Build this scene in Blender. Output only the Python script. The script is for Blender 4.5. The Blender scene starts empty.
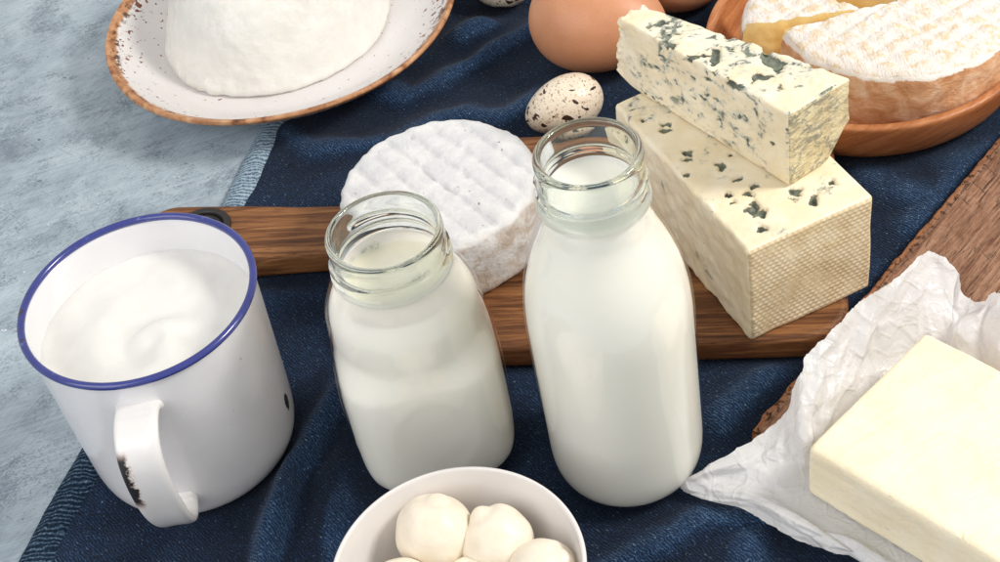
import bpy, math, random
import numpy as np
from mathutils import Matrix, Vector

S = 0.0075            # model millimetres -> scene units (one unit is ten centimetres)
random.seed(7)
rng = np.random.default_rng(11)
scene = bpy.context.scene
scene.unit_settings.system = 'METRIC'
scene.unit_settings.scale_length = 0.1
COL = scene.collection

# ------------------------------------------------------------------ noise (vectorised gradient noise)
_perm = np.random.default_rng(3).permutation(256)
_perm = np.concatenate([_perm, _perm, _perm])
_grad = np.random.default_rng(5).normal(size=(256, 3))
_grad /= np.linalg.norm(_grad, axis=1)[:, None]

def perlin(p):
    p = np.asarray(p, float)
    i = np.floor(p).astype(int)
    f = p - i
    w = f * f * f * (f * (f * 6 - 15) + 10)
    i &= 255
    out = 0
    for dx in (0, 1):
        for dy in (0, 1):
            for dz in (0, 1):
                h = _perm[_perm[_perm[(i[:, 0] + dx) & 255] + ((i[:, 1] + dy) & 255)] + ((i[:, 2] + dz) & 255)]
                g = _grad[h]
                d = (g * (f - np.array([dx, dy, dz]))).sum(1)
                wx = w[:, 0] if dx else 1 - w[:, 0]
                wy = w[:, 1] if dy else 1 - w[:, 1]
                wz = w[:, 2] if dz else 1 - w[:, 2]
                out = out + d * wx * wy * wz
    return out * 1.6

def fbm(p, octaves=4, gain=0.5):
    a, s, out = 1.0, 1.0, 0
    p = np.asarray(p, float)
    for k in range(octaves):
        out = out + a * perlin(p * s + 17.3 * k)
        a *= gain
        s *= 2.03
    return out

def sstep(a, b, x):
    t = np.clip((np.asarray(x, float) - a) / (b - a), 0, 1)
    return t * t * (3 - 2 * t)

# ------------------------------------------------------------------ mesh helpers
def mk(name, verts, faces, mats, parent=None, loc=(0, 0, 0), smooth=True, midx=None, attr=None, rotz=0.0, rot=None):
    me = bpy.data.meshes.new(name)
    v = np.asarray(verts, float) * S
    me.from_pydata(v.tolist(), [], [tuple(int(a) for a in f) for f in faces])
    if not isinstance(mats, (list, tuple)):
        mats = [mats]
    for m in mats:
        me.materials.append(m)
    if midx is not None:
        me.polygons.foreach_set('material_index', np.asarray(midx, np.int32))
    me.polygons.foreach_set('use_smooth', np.full(len(me.polygons), bool(smooth)))
    if attr:
        for k, a in attr.items():
            at = me.attributes.new(k, 'FLOAT', 'POINT')
            at.data.foreach_set('value', np.asarray(a, np.float32))
    me.update()
    o = bpy.data.objects.new(name, me)
    COL.objects.link(o)
    o.location = Vector(loc) * S
    if rot is not None:
        o.rotation_euler = rot
    elif rotz:
        o.rotation_euler = (0, 0, rotz)
    if parent is not None:
        o.parent = parent
    return o

def empty(name, loc=(0, 0, 0), rotz=0):
    o = bpy.data.objects.new(name, None)
    COL.objects.link(o)
    o.location = Vector(loc) * S
    o.rotation_euler = (0, 0, rotz)
    o.empty_display_size = 0.1
    return o

def tag(o, label=None, cat=None, group=None, kind=None):
    if label: o['label'] = label
    if cat: o['category'] = cat
    if group: o['group'] = group
    if kind: o['kind'] = kind
    return o

def grid_faces(nu, nv, closed_u=False, off=0):
    """vertices laid out [v][u]"""
    fs = []
    nuq = nu if closed_u else nu - 1
    for j in range(nv - 1):
        for i in range(nuq):
            a = off + j * nu + i
            b = off + j * nu + (i + 1) % nu
            fs.append((a, b, b + nu, a + nu))
    return fs

def catmull(pts, k=6, closed=False):
    P = np.asarray(pts, float)
    n = len(P)
    out = []
    rngi = range(n) if closed else range(n - 1)
    for i in rngi:
        if closed:
            p0, p1, p2, p3 = P[(i - 1) % n], P[i], P[(i + 1) % n], P[(i + 2) % n]
        else:
            p1, p2 = P[i], P[i + 1]
            p0 = P[i - 1] if i > 0 else 2 * p1 - p2
            p3 = P[i + 2] if i + 2 < n else 2 * p2 - p1
        for t in np.linspace(0, 1, k, endpoint=False):
            out.append(0.5 * ((2 * p1) + (-p0 + p2) * t + (2 * p0 - 5 * p1 + 4 * p2 - p3) * t * t + (-p0 + 3 * p1 - 3 * p2 + p3) * t ** 3))
    if not closed:
        out.append(P[-1])
    return np.array(out)

def revolve(profile, n=96, fn=None):
    """profile: list of (r, z); rings with r==0 become a pole. fn(theta, r, z, k)->(r,z) arrays"""
    prof = np.asarray(profile, float)
    th = np.linspace(0, 2 * np.pi, n, endpoint=False)
    V, F = [], []
    rings = []
    for k, (r, z) in enumerate(prof):
        if r < 1e-6:
            rings.append(('p', len(V)))
            V.append((0, 0, z))
        else:
            rr, zz = np.full(n, r), np.full(n, z)
            if fn is not None:
                rr, zz = fn(th, rr, zz, k)
            rings.append(('r', len(V)))
            V.extend(zip(rr * np.cos(th), rr * np.sin(th), zz))
    ids = []
    for k in range(len(rings) - 1):
        (ta, a), (tb, b) = rings[k], rings[k + 1]
        for i in range(n):
            j = (i + 1) % n
            if ta == 'r' and tb == 'r':
                F.append((a + i, a + j, b + j, b + i))
            elif ta == 'p' and tb == 'r':
                F.append((a, b + j, b + i))
            elif ta == 'r' and tb == 'p':
                F.append((a + i, a + j, b))
            ids.append(k)
    return np.array(V), F, ids[:len(F)]

def boxgrid(nx, ny, nz):
    """closed box surface on the unit cube: points (N,3) in 0..1, quads, side id per face:
       0:x0 1:x1 2:y0 3:y1 4:z0 5:z1 (vertices shared along the edges)"""
    idx = {}
    P, F, side = [], [], []
    def vid(i, j, k):
        key = (i, j, k)
        if key not in idx:
            idx[key] = len(P)
            P.append((i / nx, j / ny, k / nz))
        return idx[key]
    for j in range(ny):
        for k in range(nz):
            F.append((vid(0, j, k), vid(0, j, k + 1), vid(0, j + 1, k + 1), vid(0, j + 1, k))); side.append(0)
            F.append((vid(nx, j, k), vid(nx, j + 1, k), vid(nx, j + 1, k + 1), vid(nx, j, k + 1))); side.append(1)
    for i in range(nx):
        for k in range(nz):
            F.append((vid(i, 0, k), vid(i + 1, 0, k), vid(i + 1, 0, k + 1), vid(i, 0, k + 1))); side.append(2)
            F.append((vid(i, ny, k), vid(i, ny, k + 1), vid(i + 1, ny, k + 1), vid(i + 1, ny, k))); side.append(3)
    for i in range(nx):
        for j in range(ny):
            F.append((vid(i, j, 0), vid(i, j + 1, 0), vid(i + 1, j + 1, 0), vid(i + 1, j, 0))); side.append(4)
            F.append((vid(i, j, nz), vid(i + 1, j, nz), vid(i + 1, j + 1, nz), vid(i, j + 1, nz))); side.append(5)
    return np.array(P), F, np.array(side)

def rounded(P, dims, r):
    """round a unit box of the given dims; returns unit coordinates"""
    d = np.asarray(dims, float)
    # pull grid lines towards the edges so the roundings get enough rows
    X = (P - 0.5) * d
    lim = d / 2 - r
    q = np.clip(X, -lim, lim)
    v = X - q
    L = np.linalg.norm(v, axis=1)
    m = L > 1e-9
    v[m] = v[m] / L[m][:, None] * r
    return (q + v) / d + 0.5

def warp01(P, dims, r):
    """remap unit grid so that about 6 rows fall in every rounding"""
    out = P.copy()
    for a in range(3):
        f = min(0.3, 2.2 * r / dims[a])
        t = P[:, a]
        k = 0.14
        out[:, a] = np.where(t < k, t / k * f, np.where(t > 1 - k, 1 - (1 - t) / k * f, f + (t - k) / (1 - 2 * k) * (1 - 2 * f)))
    return out

def vnormals(V, F):
    V = np.asarray(V)
    F4 = np.array([f if len(f) == 4 else (f[0], f[1], f[2], f[2]) for f in F])
    n = np.cross(V[F4[:, 2]] - V[F4[:, 0]], V[F4[:, 3]] - V[F4[:, 1]])
    out = np.zeros_like(V)
    for k in range(4):
        np.add.at(out, F4[:, k], n)
    L = np.linalg.norm(out, axis=1)
    L[L == 0] = 1
    return out / L[:, None]

# ------------------------------------------------------------------ material helpers
def lin(c):
    return tuple(((x / 255) / 12.92 if x / 255 <= 0.04045 else ((x / 255 + 0.055) / 1.055) ** 2.4) for x in c) + (1.0,)

class Mat:
    def __init__(self, name):
        self.m = bpy.data.materials.new(name)
        self.m.use_nodes = True
        self.t = self.m.node_tree
        self.t.nodes.clear()
        self.out = self.t.nodes.new('ShaderNodeOutputMaterial')
        tc = self.t.nodes.new('ShaderNodeTexCoord')
        mp = self.t.nodes.new('ShaderNodeMapping')
        mp.inputs['Scale'].default_value = (1 / S,) * 3
        self.t.links.new(tc.outputs['Object'], mp.inputs['Vector'])
        self.co = mp.outputs['Vector']          # object coordinates in model millimetres
    def n(self, typ, ins=None, **props):
        nd = self.t.nodes.new(typ)
        for k, v in props.items():
            setattr(nd, k, v)
        for k, v in (ins or {}).items():
            self.set(nd.inputs[k], v)
        return nd
    def set(self, sock, v):
        if isinstance(v, bpy.types.NodeSocket):
            self.t.links.new(v, sock)
        else:
            sock.default_value = v
    def map(self, scale=(1, 1, 1), rot=(0, 0, 0), loc=(0, 0, 0), co=None):
        # rotate first, then stretch
        a = self.n('ShaderNodeMapping', {'Vector': co or self.co, 'Rotation': rot, 'Location': loc}).outputs[0]
        return self.n('ShaderNodeVectorMath', {0: a, 1: scale}, operation='MULTIPLY').outputs[0]
    def noise(self, scale, detail=3, rough=0.55, dist=0.0, co=None):
        return self.n('ShaderNodeTexNoise', {'Vector': co or self.co, 'Scale': scale, 'Detail': detail, 'Roughness': rough, 'Distortion': dist}).outputs[0]
    def vor(self, scale, feature='F1', co=None, rand=1.0):
        return self.n('ShaderNodeTexVoronoi', {'Vector': co or self.co, 'Scale': scale, 'Randomness': rand}, feature=feature).outputs['Distance']
    def ramp(self, fac, stops, interp='LINEAR'):
        nd = self.n('ShaderNodeValToRGB', {'Fac': fac})
        cr = nd.color_ramp
        cr.interpolation = interp
        while len(cr.elements) < len(stops):
            cr.elements.new(0.5)
        for e, (p, c) in zip(cr.elements, stops):
            e.position = p
            e.color = c if isinstance(c, tuple) else (c, c, c, 1)
        return nd.outputs[0]
    def mix(self, fac, a, b, blend='MIX'):
        nd = self.n('ShaderNodeMix', data_type='RGBA', blend_type=blend)
        self.set(nd.inputs[0], fac); self.set(nd.inputs[6], a); self.set(nd.inputs[7], b)
        return nd.outputs[2]
    def math(self, op, a, b=0.0, clamp=False):
        nd = self.n('ShaderNodeMath', operation=op, use_clamp=clamp)
        self.set(nd.inputs[0], a); self.set(nd.inputs[1], b)
        return nd.outputs[0]
    def step(self, x, a, b):
        nd = self.n('ShaderNodeMapRange', {'Value': x, 'From Min': a, 'From Max': b}, interpolation_type='SMOOTHSTEP')
        return nd.outputs[0]
    def xyz(self, co=None):
        return self.n('ShaderNodeSeparateXYZ', {0: co or self.co}).outputs
    def attr(self, name):
        return self.n('ShaderNodeAttribute', attribute_name=name).outputs['Fac']
    def bump(self, h, dist_mm, strength=1.0, normal=None):
        ins = {'Height': h, 'Distance': dist_mm * S, 'Strength': strength}
        if normal is not None: ins['Normal'] = normal
        return self.n('ShaderNodeBump', ins).outputs[0]
    def pbr(self, **k):
        nm = {'color': 'Base Color', 'rough': 'Roughness', 'normal': 'Normal', 'sss': 'Subsurface Weight', 'radius': 'Subsurface Radius',
              'sscale': 'Subsurface Scale', 'coat': 'Coat Weight', 'coatr': 'Coat Roughness', 'spec': 'Specular IOR Level', 'metal': 'Metallic',
              'sheen': 'Sheen Weight', 'sheenr': 'Sheen Roughness', 'trans': 'Transmission Weight', 'ior': 'IOR'}
        p = self.n('ShaderNodeBsdfPrincipled', {nm[a]: b for a, b in k.items()})
        return p.outputs[0]
    def done(self, shader):
        self.t.links.new(shader, self.out.inputs[0])
        return self.m

#MATERIALS
def mat_table():
    m = Mat('painted_table')
    big = m.noise(0.012, 3, 0.55)
    blot = m.noise(0.045, 4, 0.6, 0.4)
    br1 = m.noise(1.0, 3, 0.6, 0.0, m.map((0.012, 1.1, 0.1), (0, 0, -0.16)))
    br2 = m.noise(1.0, 3, 0.6, 0.0, m.map((1.3, 0.02, 0.1), (0, 0, 0.70)))
    f = m.math('ADD', m.math('MULTIPLY', big, 0.34), m.math('ADD', m.math('MULTIPLY', blot, 0.34), m.math('ADD', m.math('MULTIPLY', br1, 0.26), m.math('MULTIPLY', br2, 0.18))))
    col = m.ramp(f, [(0.44, lin((134, 146, 157))), (0.54, lin((159, 172, 182))), (0.62, lin((175, 188, 197))), (0.74, lin((194, 205, 211)))])
    # worn paint: crisp fine grit that gathers in patches and follows the brush rows
    area = m.math('ADD', m.math('MULTIPLY', m.noise(0.028, 4, 0.65, 0.5), 0.7), m.math('MULTIPLY', m.noise(1.0, 3, 0.6, 0.0, m.map((0.03, 0.35, 0.1), (0, 0, -0.16))), 0.3))
    g1 = m.noise(1.0, 4, 0.8, 0.0, m.map((0.8, 1.3, 1), (0, 0, -0.16)))
    g2 = m.noise(1.0, 4, 0.8, 0.0, m.map((1.1, 0.5, 1), (0, 0, 0.70)))
    k1 = m.math('ADD', g1, m.math('MULTIPLY', m.math('SUBTRACT', area, 0.5), 1.0))
    k2 = m.math('ADD', g2, m.math('MULTIPLY', m.math('SUBTRACT', m.noise(0.035, 4, 0.65, 0.3, m.map((1, 1, 1), (0, 0, 0), (90, 40, 0))), 0.5), 1.0))
    gm = m.step(k1, 0.575, 0.635)
    gm2 = m.step(k2, 0.60, 0.66)
    tone = m.noise(0.2, 2)
    col = m.mix(m.math('MULTIPLY', gm, 0.66), col, m.mix(tone, lin((76, 88, 102)), lin((112, 126, 140))))
    col = m.mix(m.math('MULTIPLY', gm2, 0.5), col, lin((100, 114, 128)))
    sc = m.noise(1.0, 2, 0.5, 0.0, m.map((2.0, 0.03, 1), (0, 0, 0.68)))
    col = m.mix(m.math('MULTIPLY', m.step(sc, 0.66, 0.72), 0.45), col, lin((206, 217, 223)))
    sc3 = m.noise(1.0, 2, 0.5, 0.0, m.map((1.6, 0.05, 1), (0, 0, -0.75)))
    col = m.mix(m.math('MULTIPLY', m.step(sc3, 0.715, 0.745), 0.7), col, lin((66, 76, 90)))
    sp = m.step(m.noise(0.24, 2, 0.5, 0.6), 0.75, 0.78)
    col = m.mix(sp, col, lin((46, 52, 62)))
    ws = m.step(m.noise(0.21, 2, 0.5, 0.3, m.map((1, 1, 1), (0, 0, 0), (50, 20, 0))), 0.765, 0.785)
    col = m.mix(ws, col, lin((226, 230, 232)))
    h = m.math('SUBTRACT', m.math('MULTIPLY', br1, 0.3), m.math('ADD', m.math('MULTIPLY', gm, 0.5), m.math('MULTIPLY', gm2, 0.3)))
    return m.done(m.pbr(color=col, rough=0.6, spec=0.3, normal=m.bump(h, 0.3, 0.4)))

def denim_nodes(m, pale):
    wob = m.math('MULTIPLY', m.noise(0.3, 3), 3.2)
    x, y, z = m.xyz()
    ph = m.math('ADD', m.math('ADD', m.math('MULTIPLY', x, 0.83), m.math('MULTIPLY', y, 0.55)), wob)
    tw = m.math('SINE', m.math('MULTIPLY', ph, 2 * math.pi / 1.4))
    thr = m.noise(1.0, 3, 0.7, 0.2, m.map((0.42, 1.5, 1), (0, 0, 0.42)))
    fl = m.noise(1.0, 2, 0.6, 0.3, m.map((0.75, 1.1, 1), (0, 0, 0.9)))
    return tw, thr, fl

def mat_denim():
    m = Mat('denim')
    tw, thr, fl = denim_nodes(m, False)
    fade = m.attr('fade')
    big = m.noise(0.035, 3, 0.55)
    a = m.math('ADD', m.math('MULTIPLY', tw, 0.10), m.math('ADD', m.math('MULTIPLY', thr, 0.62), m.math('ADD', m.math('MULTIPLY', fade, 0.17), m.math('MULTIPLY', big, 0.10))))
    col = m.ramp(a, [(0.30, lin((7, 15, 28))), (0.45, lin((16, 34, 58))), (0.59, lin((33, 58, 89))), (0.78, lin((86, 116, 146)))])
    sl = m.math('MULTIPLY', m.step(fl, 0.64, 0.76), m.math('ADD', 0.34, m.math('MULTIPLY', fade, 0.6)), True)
    col = m.mix(sl, col, lin((140, 170, 194)))
    h = m.math('ADD', m.math('MULTIPLY', tw, 0.35), thr)
    return m.done(m.pbr(color=col, rough=0.88, spec=0.12, sheen=0.06, sheenr=0.6, normal=m.bump(h, 0.45, 0.6)))

def mat_hem():
    m = Mat('denim_hem')
    u = m.attr('along'); v = m.attr('across')
    ph = m.math('ADD', m.math('MULTIPLY', u, 1 / 2.5), m.math('MULTIPLY', v, -2.2))
    ph = m.math('ADD', ph, m.math('MULTIPLY', m.noise(0.13, 3), 2.6))
    st = m.math('SINE', m.math('MULTIPLY', ph, 2 * math.pi))
    fine = m.noise(1.0, 4, 0.7, 0.2, m.map((1.0, 0.6, 1), (0, 0, 0.4)))
    f = m.math('ADD', m.math('MULTIPLY', m.math('POWER', m.math('ADD', m.math('MULTIPLY', st, 0.5), 0.5), 2.0), 0.26), m.math('MULTIPLY', fine, 0.75))
    sunlit = m.attr('pale')
    f = m.math('ADD', f, m.math('MULTIPLY', m.math('SUBTRACT', sunlit, 0.5), 0.30))  # sunlit far end painted lighter, near end darker
    col = m.ramp(f, [(0.25, lin((24, 38, 54))), (0.46, lin((66, 90, 112))), (0.72, lin((170, 190, 204)))])
    return m.done(m.pbr(color=col, rough=0.9, spec=0.1, normal=m.bump(f, 1.2, 0.9)))

def mat_board():
    m = Mat('serving_board_wood')
    co = m.map((0.012, 0.16, 0.16))
    warp = m.noise(1.0, 3, 0.5, 0.6, co)
    x, y, z = m.xyz()
    ring = m.math('SINE', m.math('ADD', m.math('MULTIPLY', y, 0.55), m.math('MULTIPLY', warp, 22)))
    grain = m.noise(1.0, 5, 0.7, 0.2, m.map((0.04, 1.1, 1.1)))
    pores = m.noise(1.0, 3, 0.7, 0.0, m.map((0.14, 2.6, 2.6)))
    f = m.math('ADD', m.math('MULTIPLY', ring, 0.07), m.math('ADD', m.math('MULTIPLY', grain, 0.55), m.math('MULTIPLY', warp, 0.35)))
    col = m.ramp(f, [(0.24, lin((62, 36, 20))), (0.42, lin((112, 70, 40))), (0.56, lin((150, 102, 62))), (0.74, lin((186, 136, 88)))])
    col = m.mix(m.math('MULTIPLY', m.step(pores, 0.58, 0.70), 0.65), col, lin((48, 27, 15)))
    h = m.math('SUBTRACT', m.math('MULTIPLY', grain, 0.6), m.step(pores, 0.56, 0.7))
    return m.done(m.pbr(color=col, rough=m.math('ADD', 0.42, m.math('MULTIPLY', grain, 0.2)), spec=0.35, normal=m.bump(h, 0.4, 0.6)))

def mat_plank():
    m = Mat('old_plank_wood')
    grain = m.noise(1.0, 6, 0.72, 0.3, m.map((0.02, 0.42, 0.42)))
    blot = m.noise(0.045, 5, 0.65, 0.7)
    fine = m.noise(1.0, 4, 0.75, 0.1, m.map((0.16, 1.6, 1.6)))
    f = m.math('ADD', m.math('MULTIPLY', grain, 0.5), m.math('ADD', m.math('MULTIPLY', blot, 0.35), m.math('MULTIPLY', fine, 0.28)))
    col = m.ramp(f, [(0.39, lin((50, 32, 24))), (0.49, lin((108, 74, 56))), (0.60, lin((154, 116, 92))), (0.74, lin((188, 152, 126)))])
    cr = m.math('MULTIPLY', m.step(m.noise(1.0, 4, 0.7, 0.5, m.map((0.06, 0.75, 0.7))), 0.54, 0.64), m.step(blot, 0.40, 0.58))
    col = m.mix(m.math('MULTIPLY', cr, 0.85), col, lin((34, 21, 17)))
    cut = m.step(m.noise(1.0, 1, 0.4, 0.0, m.map((1.3, 0.03, 1), (0, 0, 0.5))), 0.69, 0.73)
    col = m.mix(m.math('MULTIPLY', cut, 0.7), col, lin((50, 32, 26)))
    edge = m.attr('edge')
    col = m.mix(m.math('MULTIPLY', m.step(m.math('ADD', edge, m.math('MULTIPLY', fine, 1.0)), 1.15, 1.5), 0.8), col, lin((160, 104, 64)))
    pit = m.math('MULTIPLY', m.step(edge, 0.15, 0.7), m.step(m.noise(0.3, 4, 0.7), 0.52, 0.62))
    col = m.mix(m.math('MULTIPLY', pit, 0.9), col, lin((44, 24, 15)))
    h = m.math('SUBTRACT', f, m.math('ADD', m.math('MULTIPLY', cr, 0.5), m.math('MULTIPLY', pit, 0.4)))
    return m.done(m.pbr(color=col, rough=0.75, spec=0.25, normal=m.bump(h, 1.6, 0.7)))

def mat_bowlwood():
    m = Mat('turned_bowl_wood')
    g = m.noise(1.0, 5, 0.65, 0.3, m.map((0.03, 0.03, 0.35), (0.5, 0.25, 0.2)))
    f2 = m.noise(1.0, 4, 0.7, 0.0, m.map((0.18, 1.2, 1.2), (0, 0, 0.4)))
    f = m.math('ADD', m.math('MULTIPLY', g, 0.75), m.math('MULTIPLY', f2, 0.3))
    col = m.ramp(f, [(0.3, lin((132, 76, 42))), (0.52, lin((176, 112, 68))), (0.75, lin((208, 148, 100)))])
    return m.done(m.pbr(color=col, rough=0.42, spec=0.4, normal=m.bump(f2, 0.25, 0.5)))

def mat_plain(name, c, rough=0.5, **k):
    m = Mat(name)
    v = m.noise(0.08, 3, 0.5)
    a = lin(c)
    b = tuple(x * 0.9 for x in a[:3]) + (1,)
    col = m.mix(v, b, a)
    return m.done(m.pbr(color=col, rough=rough, **k))

def mat_enamel():
    m = Mat('white_enamel')
    x, y, z = m.xyz()
    v = m.noise(0.05, 4, 0.6)
    col = m.mix(v, lin((222, 221, 224)), lin((236, 235, 236)))
    speck = m.math('MULTIPLY', m.step(m.noise(0.33, 2, 0.5), 0.755, 0.775), 0.55)
    col = m.mix(speck, col, lin((150, 146, 146)))
    # chipped spot low on the right-hand side
    px = m.math('SUBTRACT', x, 49.0); py = m.math('ADD', y, 10.0); pz = m.math('SUBTRACT', z, 26.0)
    wob = m.math('MULTIPLY', m.noise(0.45, 4, 0.7), 4.5)
    d = m.n('ShaderNodeVectorMath', {0: m.n('ShaderNodeCombineXYZ', {0: m.math('MULTIPLY', px, 0.9), 1: m.math('MULTIPLY', py, 1.2), 2: m.math('MULTIPLY', pz, 0.62)}).outputs[0]}, operation='LENGTH').outputs['Value']
    chip = m.math('SUBTRACT', 1.0, m.step(m.math('ADD', d, wob), 5.2, 5.8))
    col = m.mix(chip, col, lin((28, 24, 26)))
    return m.done(m.pbr(color=col, rough=m.math('ADD', 0.2, m.math('MULTIPLY', chip, 0.5)), spec=0.5, coat=0.4, coatr=0.12, normal=m.bump(m.noise(0.09, 3, 0.5), 0.5, 0.35)))

def mat_handle():
    m = Mat('white_enamel_handle')
    x, y, z = m.xyz()
    v = m.noise(0.06, 4, 0.6)
    col = m.mix(v, lin((216, 213, 212)), lin((234, 232, 230)))
    wob = m.math('MULTIPLY', m.math('SUBTRACT', m.noise(0.22, 4, 0.7, 0.6), 0.5), 11.0)
    a = m.attr('side'); b = m.attr('along')
    dz = m.math('ABSOLUTE', m.math('SUBTRACT', b, 0.43))
    inside = m.math('MULTIPLY', m.step(dz, 0.12, 0.085), m.step(m.math('ADD', m.math('MULTIPLY', a, 10), wob), -5.6, -6.6))
    halo = m.math('MULTIPLY', m.step(dz, 0.135, 0.10), m.step(m.math('ADD', m.math('MULTIPLY', a, 10), wob), -4.4, -6.0))
    col = m.mix(m.math('MULTIPLY', halo, 0.6), col, lin((150, 112, 84)))
    col = m.mix(inside, col, lin((30, 25, 28)))
    return m.done(m.pbr(color=col, rough=m.math('ADD', 0.24, m.math('MULTIPLY', inside, 0.4)), spec=0.5, coat=0.3, coatr=0.15))

def mat_bluerim():
    m = Mat('blue_enamel_rim')
    v = m.noise(0.1, 3, 0.6)
    col = m.mix(v, lin((36, 44, 112)), lin((56, 66, 142)))
    x, y, z = m.xyz()
    left = m.step(x, -46, -50)
    chips = m.math('MULTIPLY', m.step(m.noise(0.22, 3, 0.7), 0.56, 0.62), left)
    col = m.mix(chips, col, lin((58, 44, 40)))
    wear = m.math('MULTIPLY', m.step(m.noise(0.16, 4, 0.7), 0.6, 0.75), 0.45)
    col = m.mix(wear, col, lin((128, 140, 190)))
    return m.done(m.pbr(color=col, rough=0.22, coat=0.5, coatr=0.1))

def mat_plate():
    m = Mat('speckled_glaze')
    x, y, z = m.xyz()
    r = m.n('ShaderNodeVectorMath', {0: m.n('ShaderNodeCombineXYZ', {0: x, 1: y, 2: 0.0}).outputs[0]}, operation='LENGTH').outputs['Value']
    v = m.noise(0.04, 4, 0.6)
    col = m.mix(v, lin((216, 211, 209)), lin((230, 227, 226)))
    big = m.noise(0.03, 2, 0.5)
    sp1 = m.noise(0.30, 3, 0.6, 0.2, m.map((1, 1, 0.6)))
    dens = m.math('MULTIPLY', m.step(r, 80, 106), m.math('ADD', 0.055, m.math('MULTIPLY', m.step(big, 0.45, 0.66), 0.12)))
    spk = m.step(m.math('ADD', sp1, dens), 0.680, 0.705)
    tone = m.noise(0.2, 2)
    col = m.mix(spk, col, m.mix(tone, lin((70, 38, 24)), lin((150, 92, 58))))
    edge = m.step(m.math('ADD', r, m.math('MULTIPLY', m.math('SUBTRACT', m.noise(0.10, 5, 0.68), 0.5), 8.0)), 104.0, 105.4)
    # bare clay rim is only on the upper face and lip
    eb = m.ramp(m.noise(0.11, 4, 0.6, 0.3), [(0.30, lin((84, 46, 28))), (0.40, lin((158, 104, 66))), (0.52, lin((190, 138, 97))), (0.7, lin((212, 170, 130)))])
    upper = m.step(z, 23.0, 24.5)
    em = m.math('MULTIPLY', edge, upper)
    dk = m.math('MULTIPLY', m.math('MULTIPLY', m.step(m.noise(0.2, 4, 0.65, 0.3), 0.50, 0.56), m.step(m.noise(0.025, 2), 0.38, 0.6)), m.math('MULTIPLY', m.step(r, 98.5, 101.5), m.step(r, 108.6, 106.5)))
    col = m.mix(em, col, eb)
    col = m.mix(m.math('MULTIPLY', m.math('MULTIPLY', dk, upper), 0.92), col, lin((70, 38, 24)))
    hf = m.noise(0.25, 4, 0.7)
    rl = m.math('SINE', m.math('MULTIPLY', r, 3.2))
    h = m.math('ADD', m.math('MULTIPLY', hf, em), m.math('MULTIPLY', m.math('MULTIPLY', rl, em), 0.4))
    return m.done(m.pbr(color=col, rough=m.math('ADD', 0.24, m.math('MULTIPLY', em, 0.3)), spec=0.5, normal=m.bump(h, 1.0, 0.5)))

def mat_dairy(name, c1, c2, scale=0.06, rough=0.45, bump=0.5, bscale=0.25, sss=0.35, spec=0.35, rad=(6, 5, 3.5), coat=0.0):
    m = Mat(name)
    v = m.noise(scale, 4, 0.6)
    col = m.mix(m.step(v, 0.3, 0.7), lin(c1), lin(c2))
    h = m.noise(bscale, 5, 0.62)
    nrm = m.bump(h, bump, 0.6)
    return m.done(m.pbr(color=col, rough=rough, spec=spec, sss=sss, radius=rad, sscale=S * 0.6, normal=nrm, coat=coat))

def mat_butter():
    m = Mat('butter_fat')
    v = m.noise(0.035, 4, 0.6)
    col = m.mix(m.step(v, 0.3, 0.7), lin((241, 227, 195)), lin((247, 237, 212)))
    sm = m.noise(1.0, 4, 0.65, 0.2, m.map((0.03, 0.5, 0.5), (0, 0, 0.25)))
    col = m.mix(m.math('MULTIPLY', m.step(sm, 0.55, 0.7), 0.3), col, lin((234, 212, 166)))
    dent = m.step(m.noise(0.16, 3, 0.55), 0.66, 0.74)
    cr = m.step(m.vor(0.022, 'DISTANCE_TO_EDGE', m.map((1, .7, 1), (0, 0, 0.5))), 0.05, 0.0)
    h = m.math('ADD', m.math('MULTIPLY', sm, 1.0), m.math('ADD', m.math('MULTIPLY', dent, -0.7), m.math('ADD', m.math('MULTIPLY', cr, 0.12), m.math('MULTIPLY', m.noise(0.45, 4, 0.6), 0.35))))
    return m.done(m.pbr(color=col, rough=m.math('ADD', 0.34, m.math('MULTIPLY', v, 0.2)), spec=0.4, sss=0.28, radius=(6, 4.5, 2), sscale=S * 0.5, normal=m.bump(h, 0.8, 0.55)))

def mat_camembert():
    m = Mat('bloomy_rind')
    v = m.noise(0.05, 5, 0.65)
    col = m.mix(m.step(v, 0.35, 0.7), lin((212, 212, 214)), lin((231, 230, 229)))
    nz = m.n('ShaderNodeNewGeometry').outputs['Normal']
    up = m.n('ShaderNodeSeparateXYZ', {0: nz}).outputs[2]
    side = m.step(up, 0.55, 0.15)
    stain = m.noise(0.075, 5, 0.7, 0.8)
    col = m.mix(m.math('MULTIPLY', m.math('MULTIPLY', side, m.step(stain, 0.42, 0.62)), 0.75), col, lin((188, 168, 148)))
    col = m.mix(m.math('MULTIPLY', m.step(m.noise(0.11, 4, 0.7, 1.0), 0.66, 0.74), 0.45), col, lin((206, 186, 160)))
    pits = m.math('MULTIPLY', m.step(m.noise(0.42, 2, 0.5), 0.70, 0.745), m.step(m.noise(0.06, 2), 0.42, 0.58))
    col = m.mix(m.math('MULTIPLY', pits, 0.7), col, lin((104, 84, 62)))
    h = m.math('SUBTRACT', m.math('ADD', m.noise(0.5, 5, 0.7), m.math('MULTIPLY', m.noise(0.15, 3, 0.6), 0.8)), m.math('MULTIPLY', pits, 1.0))
    return m.done(m.pbr(color=col, rough=0.85, spec=0.12, sss=0.15, radius=(3, 3, 2.5), sscale=S * 0.5, sheen=0.15, normal=m.bump(h, 1.0, 0.7)))

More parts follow.
